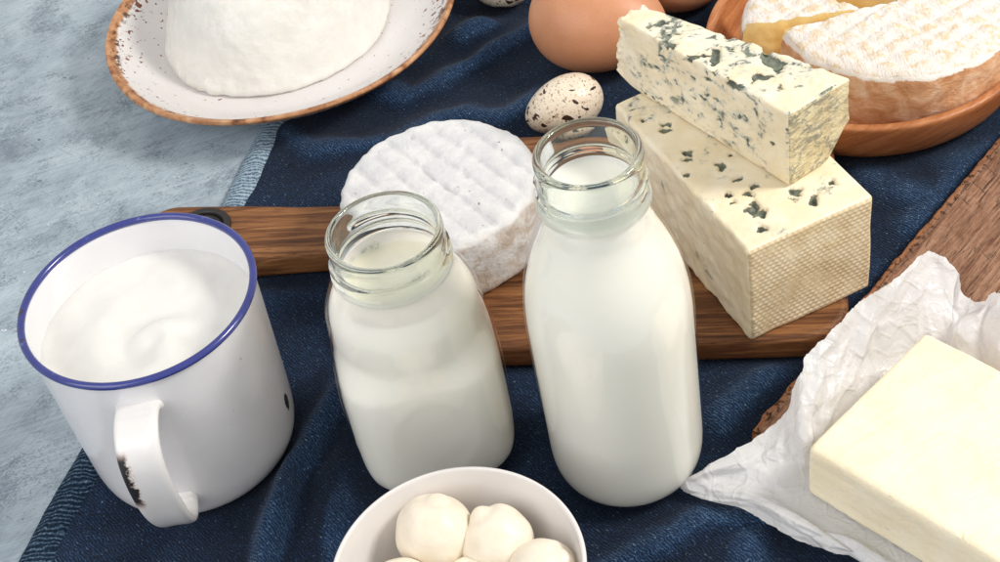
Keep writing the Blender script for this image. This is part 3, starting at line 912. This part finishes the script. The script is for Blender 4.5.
milk1 = mk('milk', V, F, MT['milk'], loc=(BOT[0], BOT[1], 0))
tag(milk1, 'white milk filling the tall glass bottle almost to its mouth', 'milk')

# jar
def jshape(th, z):
    k = sstep(84, 68, z) * sstep(-6, 8, z)
    n = 3.6
    sq = (np.abs(np.cos(th)) ** n + np.abs(np.sin(th)) ** n) ** (-1 / n)
    s = 1 + k * (np.minimum(sq, 1.16) - 1)
    # pressed oval panel on every face
    a = np.mod(th + np.pi / 4, np.pi / 2) - np.pi / 4
    d = np.sqrt((np.sin(a) * 37 / 17.5) ** 2 + ((z - 42) / 24) ** 2)
    s = s - 0.005 * sstep(1.02, 0.86, d) * k + 0.006 * np.exp(-((d - 1.03) / .10) ** 2) * k
    return s
jo = catmull([(24, 0.3), (31, 1.6), (35.2, 6), (37.2, 14), (37.8, 26), (37.8, 44), (37.4, 60), (36.6, 70), (35.4, 77.5), (34.8, 82), (34.6, 86), (34.3, 91), (33.6, 97.5), (31.2, 104), (28.2, 109.5), (26.4, 113), (25.9, 116)], 6)
jn = catmull([(26.3, 117.5), (26.4, 119), (25.2, 121), (24.6, 123.5), (24.6, 127), (24.6, 130), (24.8, 132.5), (25.0, 134.5), (24.7, 136.3), (23.7, 137.1), (22.6, 136.8), (22.0, 135.5)], 4)
jo = np.vstack([[(0, 1.5), (15, 1.2), (21, 0.4)], jo, jn])
ji = catmull([(21.9, 132), (21.9, 126), (22.0, 121), (22.6, 117.5), (24.6, 113), (26.8, 109), (29.8, 103.6), (32.1, 97.2), (32.9, 91), (33.3, 86), (33.5, 82), (34.1, 77), (35.4, 69.6), (36.2, 60), (36.6, 44), (36.6, 26), (36.0, 14), (34.0, 7), (29.8, 3.4), (24, 2.4)], 5)
ji = np.vstack([ji, [(10, 2.3), (0, 2.3)]])
jar = vessel('glass_jar', jo, ji, 116.2, (JAR[0], JAR[1], 0), '', '', shape=jshape, th_args=(122.5, 8.5, 1.6, 1.3, 2, 2.7), rotz=math.radians(3))
tag(jar, 'squat clear glass jar with wide threaded mouth and oval pressed panels, beside the enamel mug', 'jar')
mp = [(0, 2.6)] + [(r - .25, max(z, 2.6)) for r, z in ji[::-1] if 2.3 < z < 115.5 and r > 12]
mp += [(22.6, 116.4), (22.4, 116.2), (22.9, 114.9), (24.0, 112.6), (26.0, 109), (27.4, 106.6), (26.9, 105.7), (25.5, 105.2), (23, 105.1), (12, 105.05), (0, 105.05)]
V, F, _ = revolve(mp, 168, lambda th, r, z, k: (r * jshape(th, z), z))
milk2 = mk('milk', V, F, MT['milk'], loc=(JAR[0], JAR[1], 0), rotz=math.radians(3))
tag(milk2, 'white milk filling the squat glass jar up to its shoulder', 'milk')

# little bubbles left by pouring, along the milk edge at the left inside of the jar neck
V, F = [], []
sphv, sphf, _ = revolve([(0 if i in (0, 8) else math.sin(a), -math.cos(a)) for i, a in enumerate(np.linspace(0, math.pi, 9))], 12)
for q in range(64):
    a = math.radians(rng.uniform(95, 235)); up_ = abs(rng.normal(0, 1.9)); rr_ = rng.uniform(.28, .75)
    zb_ = 105.2 + up_
    rad_ = np.interp(zb_, [104, 106, 109, 113, 117.5], [27.6, 27.0, 25.6, 23.5, 21.9]) * (1 - .0) - rr_ * .9 - rng.uniform(0, 2.2) * (up_ < 1.0)
    off = len(V)
    V.extend((sphv * rr_ + np.array([rad_ * math.cos(a), rad_ * math.sin(a), zb_])).tolist())
    F.extend([tuple(i + off for i in f) for f in sphf])
bub = mk('foam_bubbles', V, F, MT['glass'], parent=milk2)
tag(bub, kind='stuff')

# ================================================================== ENAMEL MUG
mug = empty('enamel_mug', (MUG[0], MUG[1], 0))
tag(mug, 'white enamel mug with blue rim and chipped handle, at the left edge of the cloth', 'mug')
out = catmull([(0, 1.2), (36, 1.0), (42, .3), (45.5, 1.2), (48, 4.5), (49.3, 10), (50.0, 20), (50.8, 45), (51.6, 70), (52.2, 90), (52.4, 95.5)], 6)
inn = catmull([(51.0, 97), (50.6, 90), (50.0, 70), (49.2, 45), (48.4, 20), (46.6, 9), (43, 4.2), (36, 3.2), (0, 3.2)], 6)
V, F, _ = revolve(np.vstack([out, [(52.6, 97.4), (52.2, 98.6)], inn]), 160)
V[:, 2] *= 1.015
mk('mug_body', V, F, MT['enamel'], parent=mug)
tor = [(52.5 + 1.75 * math.cos(a), 100.5 + 1.75 * math.sin(a)) for a in np.linspace(-1.2, 2 * np.pi - 1.2, 20)]
V, F, _ = revolve(tor, 160)
mk('mug_rim', V, F, MT['bluerim'], parent=mug)
# strap handle in a vertical plane
az = math.radians(-93)
path = catmull([(49.5, 82), (54, 84.5), (61, 85), (68.5, 82), (73.5, 75), (75.5, 64), (75, 51), (72.5, 38), (67.5, 27), (60.5, 20), (53, 18), (48.5, 20)], 7)
tan_ = np.gradient(path, axis=0); tan_ /= np.linalg.norm(tan_, axis=1)[:, None]
nor = np.c_[tan_[:, 1], -tan_[:, 0]]
er = np.array([math.cos(az), math.sin(az), 0]); es = np.array([-math.sin(az), math.cos(az), 0]); ez = np.array([0, 0, 1])
NC = 28
V, al, sd = [], [], []
for k_, (p, q) in enumerate(zip(path, nor)):
    t = k_ / (len(path) - 1)
    hwid = 9.6 - 3.2 * float(sstep(.55, 1, t)) + 1.2 * float(sstep(.12, 0, t))
    hthk = 3.1 + 1.2 * float(sstep(.85, 1, t)) + .8 * float(sstep(.12, 0, t))
    for c_ in range(NC):
        a = 2 * np.pi * c_ / NC
        ca, sa = math.cos(a), math.sin(a)
        x = hwid * math.copysign(abs(ca) ** .6, ca); y = hthk * math.copysign(abs(sa) ** .8, sa)
        y += -1.0 * (x / hwid) ** 2 * 1.2
        pr_ = p + q * y
        V.append(er * pr_[0] + ez * pr_[1] + es * x); al.append(t); sd.append(x / hwid)
F = grid_faces(NC, len(path), True)
F.append(tuple(range(NC))[::-1]); F.append(tuple((len(path) - 1) * NC + i for i in range(NC)))
mk('handle', V, F, MT['handle'], parent=mug, attr={'along': al, 'side': sd})

# yogurt with spoon swirls
nr, na = 60, 160
V = [(0, 0, 0)]
rr = np.linspace(0, 1, nr + 1)[1:]
for r in rr:
    for a in np.linspace(0, 2 * np.pi, na, endpoint=False):
        V.append((50.7 * r * math.cos(a), 50.7 * r * math.sin(a), 0))
V = np.array(V)
sx, sy = V[:, 0] + 2, V[:, 1] + 8
ra = np.hypot(sx, sy); an = np.arctan2(sy, sx)
sp = np.sin(an * 1.0 + ra / 6.0 + .8 * perlin(V / 16))
V[:, 2] = 3.0 * sp * sstep(44, 14, ra) * sstep(1, 12, ra) + 1.0 * fbm(V / 20, 2) + 1.5 * np.exp(-(((V[:, 0] - 14) / 12) ** 2 + ((V[:, 1] + 2) / 6) ** 2)) + 80.5
edge = np.hypot(V[:, 0], V[:, 1]) / 50.7
V[:, 2] = V[:, 2] * (1 - sstep(.86, 1, edge)) + (81.0 + .8 * perlin(V / 9)) * sstep(.86, 1, edge)
F = [(0, 1 + i, 1 + (i + 1) % na) for i in range(na)] + [tuple(1 + q for q in f)[::-1] for f in grid_faces(na, nr, True)]
yg = mk('yogurt', V, F, MT['yogurt'], loc=(MUG[0], MUG[1], 0))
tag(yg, 'thick white yogurt with soft spoon swirls inside the enamel mug', 'yogurt')

# ================================================================== PLATE AND FRESH CHEESE
prof = catmull([(0, 6), (50, 6), (64, 6.4), (78, 9.5), (92, 16.5), (102, 23.5), (107.5, 27.6), (109.6, 28.6), (110.6, 27.6), (110.2, 25.6), (106, 21.8), (95, 13.6), (80, 5.6), (66, 1.2), (62, 0), (58, .2), (55, 1.5), (0, 1.5)], 7)
def wob(th, r, z, k):
    return r + (r / 110) ** 3 * (.9 * np.sin(2 * th + .4) + .5 * np.sin(5 * th)), z + (r / 110) ** 3 * .5 * np.sin(3 * th + 1)
V, F, _ = revolve(prof, 192, wob)
pl = mk('speckled_plate', V, F, MT['plate'], loc=(PLATE[0], PLATE[1], 0.4))
tag(pl, 'white stoneware plate with brown speckled rim holding a mound of fresh cheese', 'plate')
prof = [(0, 0)] + [(r, 0) for r in np.linspace(12, 68, 6)] + [(71.5, .8), (73, 3)] + [(72.8 - 15 * t - 6 * t ** 3, 3 + 47 * t) for t in np.linspace(.05, 1, 34)] + [(49, 53)] + [(r, 54.5 + .0 * r) for r in np.linspace(45, 2, 16)] + [(0, 54.5)]
V, F, _ = revolve(prof, 220)
n_ = vnormals(V, F)
thv = np.arctan2(V[:, 1], V[:, 0])
V += n_ * ((1.2 * fbm(V / 34, 2) + .5 * fbm(V * np.array([1, 1, .5]) / 6 + 9, 3) + .28 * np.abs(perlin(V / 3.2))) * sstep(-1, 1.5, V[:, 2]))[:, None]
notch = np.exp(-((thv + 2.35) / .35) ** 2) * sstep(26, 6, V[:, 2])
V += n_ * (notch * (1.5 + 2.2 * fbm(V / 8 + 2, 2)))[:, None]
ric = mk('fresh_cheese', V, F, MT['ricotta'], loc=(-106, 845, 6.3))
tag(ric, 'large smooth white mound of fresh curd cheese on the speckled plate', 'cheese')

# ================================================================== SMALL BOWL WITH MOZZARELLA
prof = catmull([(0, 2), (24, 2), (26, 0), (29, .3), (33, 5), (41, 18), (47.6, 36), (50.8, 50), (51.7, 54.4), (51.1, 55.8), (49.9, 55.4), (48.9, 51), (45.6, 36.5), (38.8, 19.5), (30, 9), (20, 6.4), (0, 6)], 7)
V, F, _ = revolve(prof, 160)
bw = mk('white_bowl', V, F, MT['porcelain'], loc=(BOWL[0], BOWL[1], 0.2))
tag(bw, 'small white porcelain bowl of cheese balls at the bottom of the cloth', 'bowl')
def uv_sphere(n=72, m=44):
    return [(math.sin(a), -math.cos(a)) for a in np.linspace(0, math.pi, m + 1)]
MOZZ = [(-47.5, 400.5, 42, 16.6, 0, 'smooth round mozzarella ball, highest in the bowl, nearest the jar'),
        (-22.5, 391.5, 39, 15.4, 1, 'lumpy mozzarella ball with a small nub at the rear of the bowl'),
        (-6.2, 370, 39, 15.4, 2, 'mozzarella ball resting against the bowl side nearest the tall bottle'),
        (-64.5, 375.5, 38, 15.2, 3, 'mozzarella ball resting against the bowl side nearest the enamel mug'),
        (-35.5, 374.0, 33, 14.6, 4, 'mozzarella ball sunk in the gap at the middle of the bowl'),
        (-44.0, 350.0, 36, 15.5, 5, 'mozzarella ball in the near part of the bowl')]
for x, y, z, r, sd_, lab in MOZZ[:5]:
    V, F, _ = revolve([(max(a, 0) if 0 < i < 40 else 0, b) for i, (a, b) in enumerate(uv_sphere(72, 40))], 72)
    rv = V.copy()
    V = V * (1 + .045 * fbm(rv * 1.0 + sd_ * 9, 2) + .005 * fbm(rv * 5 + sd_, 2))[:, None]
    nubdir = np.array([[.3, .5, .8], [-.35, .55, .75], [.7, -.1, .7], [-.2, -.2, .95], [.1, .1, .99], [0, 0, 1]][sd_]); nubdir = nubdir / np.linalg.norm(nubdir)
    dd = np.clip(rv @ nubdir, -1, 1)
    aa = np.arccos(dd)
    V *= (1 + (.08 if sd_ in (1, 2) else .02) * np.exp(-(aa / .2) ** 2) - .05 * np.exp(-((aa - .42) / .16) ** 2) + .006 * np.sin(aa * 9 + 3 * perlin(rv * 2 + sd_)) * np.exp(-aa))[:, None]
    b = mk('mozzarella_ball', V * r, F, MT['mozza'], loc=(x, y, z))
    tag(b, lab, 'mozzarella ball', 'mozzarella balls in the white bowl')

# ================================================================== EGGS
def egg(name, length, rad, mat, loc, rot, k=.18):
    pts = []
    for a in np.linspace(0, math.pi, 49):
        z = -math.cos(a)
        r = math.sin(a) * (1 - k * z)
        pts.append((0 if a in (0, math.pi) or r < 1e-5 else r * rad, z * length / 2))
    pts[0] = (0, -length / 2); pts[-1] = (0, length / 2)
    V, F, _ = revolve(pts, 72)
    return mk(name, V, F, mat, loc=loc, rot=rot)
EG = 'brown hen eggs behind the cheeses'
e = egg('hen_egg', 82, 30.5, MT['egg'], (86, 749, 30.6), (math.radians(90), 0, math.radians(62)), .16)
tag(e, 'large smooth brown hen egg lying on denim right behind the blue cheese wedge', 'egg', EG)
e = egg('hen_egg', 72, 26.0, MT['egg'], (147, 791, 25.6), (math.radians(88), 0, math.radians(-50)), .15)
tag(e, 'brown hen egg mostly cut off by the top edge, left of the wooden bowl', 'egg', EG)
QG = 'speckled quail eggs'
e = egg('quail_egg', 47.5, 15.9, MT['quail'], (55.0, 696, 16.2), (math.radians(90), 0, math.radians(-70)), .14)
tag(e, 'whole speckled quail egg with dark brown spots, just behind the bottle mouth', 'quail egg', QG)
e = egg('quail_egg', 44, 16.8, MT['quail'], (38, 830, 16.8), (math.radians(90), 0, math.radians(40)), .14)
tag(e, 'speckled quail egg cut off by the top edge, between the plate and the brown egg', 'quail egg', QG)

# ================================================================== WOODEN BOWL AND WASHED RIND WHEEL
prof = catmull([(0, 1), (62, .6), (72, .2), (77, 2.0), (82, 8), (86, 17), (88.6, 25.5), (89.3, 29.4), (88.4, 31), (86.2, 31.3), (84.2, 30.2), (82.5, 26), (79, 17.5), (73.5, 11), (64, 8.2), (0, 8)], 7)
V, F, _ = revolve(prof, 192)
wb = mk('wooden_bowl', V, F, MT['bowlwood'], loc=(WOOD[0], WOOD[1], 0.2), rotz=.4)
tag(wb, 'shallow orange brown wooden bowl holding the cut orange rind cheese', 'bowl')

def cheese_sector(name, R, h, a0, a1, loc, label, seedv, mark):
    """a sector of a flat wheel with quilted white top, orange side and soft yellow cut faces"""
    na = max(24, int((a1 - a0) / math.radians(2.0))); nr_ = 46
    radial = np.linspace(0.0, 1, nr_ + 1)
    angs = np.linspace(a0, a1, na + 1)
    # section: bottom centre -> bottom rim -> side -> top rim -> top centre
    sec = [(r, 0) for r in np.linspace(0.6, R - 3, 10)] + [(R - 1, 1.0), (R + .6, 4)] + [(R + 1.2 + .8 * math.sin(math.pi * t), 4 + (h - 8) * t) for t in np.linspace(.1, .9, 12)] + \
          [(R + .6, h - 4.2), (R - .6, h - 2.4), (R - 2.4, h - 1.0), (R - 4.6, h - .2)] + [(r, h) for r in np.linspace(R - 6, .6, 40)]
    sec = np.array(sec); ns = len(sec)
    V = []
    for a in angs:
        for r, z in sec:
            V.append((r * math.cos(a), r * math.sin(a), z))
    V = np.array(V)
    F = grid_faces(ns, na + 1)
    F = [f[::-1] for f in F]
    # quilted top
    q = math.radians(24)
    gx = (V[:, 0] * math.cos(q) + V[:, 1] * math.sin(q)) / 11.5 + .35 * perlin(V / 30); gy = (-V[:, 0] * math.sin(q) + V[:, 1] * math.cos(q)) / 11.5 + .35 * perlin(V / 30 + 8)
    qu = (np.abs(np.sin(math.pi * gx)) * np.abs(np.sin(math.pi * gy))) ** .55
    rad_ = np.hypot(V[:, 0], V[:, 1])
    tm = sstep(h - 3, h - .5, V[:, 2]) * sstep(R + 1, R - 5, rad_)
    wr = np.sin(math.pi * 5 * gy + 3 * perlin(V / 12)) * .25
    V[:, 2] += tm * (1.7 * qu - .9 + wr + .7 * fbm(V / 6, 3))
    sm = sstep(R - 2.5, R, rad_) * sstep(1.0, 5, V[:, 2])
    out_ = np.c_[V[:, 0] / np.maximum(rad_, 1), V[:, 1] / np.maximum(rad_, 1), 0 * rad_]
    V += out_ * (sm * (1.5 * fbm(V / 18 + seedv, 3) + .5 * perlin(V / 4)))[:, None]
    whitetop = sstep(h - 9, h - 1, V[:, 2]) + 0.0
    j = np.tile(np.arange(ns), na + 1)
    mid = np.array([0 if V[f[0], 2] > h - 3.8 and rad_[f[0]] < R + .2 else 1 for f in F])
    o = mk(name, V, F, [MT['washed'], MT['washside']], loc=loc, midx=mid, attr={'quilt': qu, 'whitetop': whitetop})
    # soft cut faces (children)
    for ai, sgn in ((0, 1), (na, -1)):
        a = angs[ai]
        ring = V[ai * ns:(ai + 1) * ns]
        d = np.array([-math.sin(a), math.cos(a), 0]) * -sgn      # outward
        nu_, nv_ = 40, 22
        er_ = np.array([math.cos(a), math.sin(a), 0])
        Rr = np.interp(np.linspace(0, 1, nv_), ring[10:26, 2] / h, (ring[10:26] @ er_))
        toprr, topz = (ring[28:] @ er_)[::-1], ring[28:, 2][::-1]
        W = []
        for iv in range(nv_):
            for iu in range(nu_):
                f_ = iu / (nu_ - 1)
                rad2 = .6 + f_ * (Rr[iv] - .9)
                ztop = np.interp(rad2, toprr, topz)
                z2 = iv / (nv_ - 1) * (ztop + .12)
                W.append(er_ * rad2 + np.array([0, 0, z2]))
        W = np.array(W)
        inner = np.array([math.sin(math.pi * min(max(iv / (nv_ - 1), 0), 1)) ** .5 * sstep(0, .12, 1 - iu / (nu_ - 1)) for iv in range(nv_) for iu in range(nu_)])
        W = W + d * (.05 + inner * (1.6 + 1.2 * fbm(W / 9 + seedv, 3)))[:, None]
        ff = grid_faces(nu_, nv_)
        if sgn > 0: ff = [f[::-1] for f in ff]
        mk('cut_face', W, ff, MT['paste'], parent=o)
    tag(o, label, 'cheese')
    return o
cheese_sector('washed_rind_cheese', 65, 45.5, math.radians(-174), math.radians(128), (240, 680, 8.4), 'big round of orange washed rind cheese with quilted white top, one slice cut away', 2, 0)
cheese_sector('cheese_slice', 63, 45, math.radians(136), math.radians(175), (221, 679.5, 8.4), 'loose slice of orange rind cheese lying beside its wheel at the wooden bowl edge', 5, 1)

# ================================================================== OLD PLANK
pd = (420, 330, 11)
Pn, F, side = boxgrid(170, 120, 8)
Pn = warp01(Pn, pd, 1.6); Pn = rounded(Pn, pd, 1.6)
V = Pn * np.array(pd)
n_ = vnormals(V, F)
ed = np.maximum(sstep(9, 0, V[:, 1]), sstep(6, 0, V[:, 0]))
wv_ = fbm(np.c_[V[:, 0] / 26, 0 * V[:, 1], 0 * V[:, 2]], 4)
V[:, 1] += sstep(30, 0, V[:, 1]) * (1.0 * wv_)
V += n_ * (ed * 0.6 * fbm(V / 5, 3) + .35 * fbm(V * np.array([.02, .2, .2]), 3))[:, None]
# local x runs along the plank, local y away from its long left edge
pk = mk('old_plank', np.c_[V[:, 0], -V[:, 1], V[:, 2]], [f[::-1] for f in F], MT['plank'], loc=(P0[0], P0[1], 0.2), rotz=math.atan2(PA[1], PA[0]), attr={'edge': ed})
tag(pk, 'worn dark brown plank with scratches and rough edge, under the butter and paper', 'board')

# ================================================================== BUTTER
bL, bF = np.array([112.0, 404.5]), np.array([179.6, 455.0])
e1 = bF - bL; L1 = np.linalg.norm(e1); e1 = e1 / L1
e2 = np.array([e1[1], -e1[0]])
bd = (L1, 128.0, 30.5)
Pn, F, side = boxgrid(90, 130, 34)
Pn = warp01(Pn, bd, 3.4); Pn = rounded(Pn, bd, 3.4)
V = Pn * np.array(bd)
n_ = vnormals(V, F)
lo = 1 - V[:, 2] / bd[2]
V[:, 0] += -lo * 1.0
drag = fbm(np.c_[V[:, 0] / 60, V[:, 1] / 3.2, V[:, 2] / 3.2], 3) * sstep(.1, .6, perlin(V / 28 + 3))
V += n_ * (.45 * fbm(V / 40, 2) + .22 * drag + .10 * fbm(V / 5, 3) + np.clip(perlin(V / 4.2 + 6) - .62, 0, 1) * -1.8 + (np.abs(V[:, 2] - 15) < 15) * .25 * perlin(V * np.array([.02, .02, .25]) + 4))[:, None]
bt = mk('butter_block', np.c_[V[:, 0], -V[:, 1], V[:, 2]], [f[::-1] for f in F], MT['butter'], loc=(bL[0], bL[1], 12.9), rotz=math.atan2(e1[1], e1[0]))
tag(bt, 'large pale yellow block of butter lying unwrapped on crumpled white paper', 'butter')

# ================================================================== PAPER
def un_b(u, v, z):          # butter footprint coordinates -> table
    q = bL + e1 * u + e2 * v
    return (q[0], q[1], z)
# stations: (under butter) , (just outside its foot), (mid), (outer edge)
ST = [
    (un_b(20, 150, 12.4), un_b(-4, 150, 12.4), (148, 322, 14), (152, 318, 12)),
    (un_b(20, 85, 12.4), un_b(-4, 85, 12.4), (137, 342, 14), (139, 340, 10)),
    (un_b(18, 55, 12.4), un_b(-4, 55, 12.4), (123, 364, 15), (119.5, 368.5, 8)),
    (un_b(16, 28, 12.4), un_b(-5, 28, 12.6), (111, 382, 17), (102.5, 385, 9)),
    (un_b(14, 8, 12.4), un_b(-7, 8, 13), (96, 402, 15), (83.5, 409, 6.5)),
    (un_b(12, 2, 12.4), un_b(-6, -3, 13), (82, 419, 11), (61.5, 426.5, 3.6)),
    (un_b(14, 4, 12.4), un_b(0, -6, 13), (94, 421, 19), (86, 429.5, 17)),
    (un_b(18, 5, 12.4), un_b(9, -4, 13), (110, 425, 25), (115.5, 437.5, 31)),
    (un_b(24, 5, 12.4), un_b(16, -4, 14), (118.5, 431, 34), (120.5, 443.5, 45)),
    (un_b(34, 5, 12.4), un_b(26, -4, 14), (130, 440, 34), (130.5, 454.5, 46.5)),
    (un_b(48, 6, 12.4), un_b(44, -4, 14), (149, 455, 35), (151, 471, 48)),
    (un_b(62, 6, 12.4), un_b(62, -4, 14), (165, 466, 36), (169, 480, 50)),
    (un_b(74, 8, 12.4), un_b(82, -3, 14), (185, 477, 34), (193, 495, 50)),
    (un_b(76, 18, 12.4), un_b(89, 8, 14), (195, 467, 32), (205, 483, 45)),
    (un_b(76, 26, 12.4), un_b(89, 20, 14), (197, 459, 28), (205, 473, 38)),
    (un_b(76, 34, 12.4), un_b(89, 32, 14), (200, 452, 34), (209.5, 463, 50)),
    (un_b(76, 48, 12.4), un_b(89, 48, 14), (208, 445, 36), (219, 457, 51)),
    (un_b(76, 70, 12.4), un_b(89, 70, 14), (218, 430, 36), (229, 445, 50)),
    (un_b(76, 130, 12.4), un_b(89, 130, 14), (250, 384, 34), (262, 396, 46)),
]
ST = np.array(ST, float)                          # stations x 4 x 3
KS, KR = 22, 84
cols = [catmull(ST[:, j], KS) for j in range(4)]
nst = len(cols[0])
rows = []
for i in range(nst):
    c = catmull(np.array([cols[j][i] for j in range(4)]), KR // 3)
    rows.append(c)
G = np.array(rows)                                # nst x nr x 3
nrr = G.shape[1]
Vp = G.reshape(-1, 3).copy()
Fp = grid_faces(nrr, nst)
rowt = np.tile(np.linspace(0, 1, nrr), nst)
stt = np.repeat(np.arange(nst) / KS, nrr)
def facet(p, seed):
    """continuous piecewise-flat random relief: linear interpolation on a warped triangular lattice"""
    F2, G2 = 0.5 * (math.sqrt(3) - 1), (3 - math.sqrt(3)) / 6
    x, y = p[:, 0], p[:, 1]
    s = (x + y) * F2
    i, j = np.floor(x + s), np.floor(y + s)
    fx, fy = x + s - i, y + s - j
    def hsh(a, b):
        a = a.astype(int) & 255; b = b.astype(int) & 255
        return _perm[_perm[(a + seed) & 255] + b] / 255.0
    up = fx >= fy
    h00, h11 = hsh(i, j), hsh(i + 1, j + 1)
    h10 = np.where(up, hsh(i + 1, j), hsh(i, j + 1))
    a, b = np.where(up, fx, fy), np.where(up, fy, fx)
    return h00 * (1 - a) + h10 * (a - b) + h11 * b - .5
n_ = vnormals(Vp, Fp)
pq = np.c_[stt * 14, rowt * 46]
wr = np.c_[perlin(np.c_[pq / 20, 0 * stt]), perlin(np.c_[pq / 20 + 7, 0 * stt])] * 1.6
rel = 12.0 * facet((pq + wr) / 17.0, 3) + 6.0 * facet((pq + wr * 1.4) @ np.array([[.8, .6], [-.6, .8]]) / 8.0, 19) + 1.6 * facet((pq + wr * .7) @ np.array([[.3, .95], [-.95, .3]]) / 3.6, 41)
amp = sstep(.36, .55, rowt) * (.62 + .38 * sstep(0, 3, np.abs(stt - 5)))
Vp = Vp + n_ * (rel * amp * .8)[:, None]
# ragged outer edge
tip = np.exp(-((stt - 5) / .35) ** 2)
ragged = sstep(.93, 1, rowt) * (1.0 * perlin(np.c_[stt * 5, 0 * stt, 0 * stt]) + .6 * perlin(np.c_[stt * 17, 0 * stt, 0 * stt]))
dirn = (G[:, -1] - G[:, -4]); dirn = dirn / np.linalg.norm(dirn, axis=1)[:, None]
Vp = Vp + np.repeat(dirn, nrr, axis=0) * ragged[:, None]
# stay above the plank and above the cloth
pu = (Vp[:, 0] - P0[0]) * PA[0] + (Vp[:, 1] - P0[1]) * PA[1]; pv = (Vp[:, 0] - P0[0]) * PB[0] + (Vp[:, 1] - P0[1]) * PB[1]
onpl = sstep(-3, 1, np.minimum(pu, pv))
floor_ = np.where(onpl > 0.02, 1.5 + 10.6 * onpl, cloth_h(Vp[:, 0], Vp[:, 1]) + .6)
Vp[:, 2] = np.maximum(Vp[:, 2], floor_)
pp = mk('parchment_paper', Vp, Fp, MT['paper'], smooth=False)
tag(pp, 'crumpled white parchment paper opened out around the butter block', 'paper')

# ================================================================== CAMERA
cam = bpy.data.cameras.new('camera')
cam.sensor_fit = 'HORIZONTAL'; cam.sensor_width = 36.0
cam.lens = 36.0 * 1.5645
cam.clip_start = 0.05; cam.clip_end = 200
co = bpy.data.objects.new('camera', cam)
COL.objects.link(co)
p_, r_ = math.radians(44.12), math.radians(-11.5)
fw = Vector((0, math.cos(p_), -math.sin(p_))); rt = Vector((1, 0, 0)); up = rt.cross(fw)
Rv = math.cos(r_) * rt + math.sin(r_) * up; Uv = -math.sin(r_) * rt + math.cos(r_) * up
M3 = Matrix((Rv, Uv, -fw)).transposed()
co.matrix_world = Matrix.Translation(Vector((0, 0, 565.83)) * S) @ M3.to_4x4()
cam.dof.use_dof = True
cam.dof.focus_distance = 655 * S
cam.dof.aperture_fstop = 20.0
scene.camera = co

# ================================================================== LIGHT
def area(name, loc, target, sx, sy, power, col):
    l = bpy.data.lights.new(name, 'AREA')
    l.shape = 'RECTANGLE'; l.size = sx * S; l.size_y = sy * S
    l.energy = power; l.color = col
    o = bpy.data.objects.new(name, l)
    COL.objects.link(o)
    o.location = Vector(loc) * S
    d = (Vector(target) - Vector(loc))
    o.rotation_euler = d.to_track_quat('-Z', 'Y').to_euler()
    return o
area('window_light', (1230, 350, 1210), (20, 560, 30), 400, 400, 1290, (1.0, 0.965, 0.91))
area('bounce_light', (-950, -250, 950), (20, 520, 20), 1100, 1100, 560, (0.98, 0.98, 1.0))
w = bpy.data.worlds.new('World')
scene.world = w
w.use_nodes = True
bg = w.node_tree.nodes['Background']
bg.inputs[0].default_value = (1.0, 0.985, 0.965, 1)
bg.inputs[1].default_value = 0.62

scene.view_settings.view_transform = 'Standard'
scene.view_settings.look = 'None'
scene.view_settings.exposure = 0
scene.view_settings.gamma = 1
cy_ = scene.cycles
cy_.use_denoising = True
cy_.max_bounces = 14; cy_.transmission_bounces = 10; cy_.transparent_max_bounces = 16; cy_.diffuse_bounces = 5; cy_.glossy_bounces = 5
cy_.caustics_reflective = False; cy_.caustics_refractive = True
cy_.blur_glossy = 0.3
cy_.sample_clamp_indirect = 6
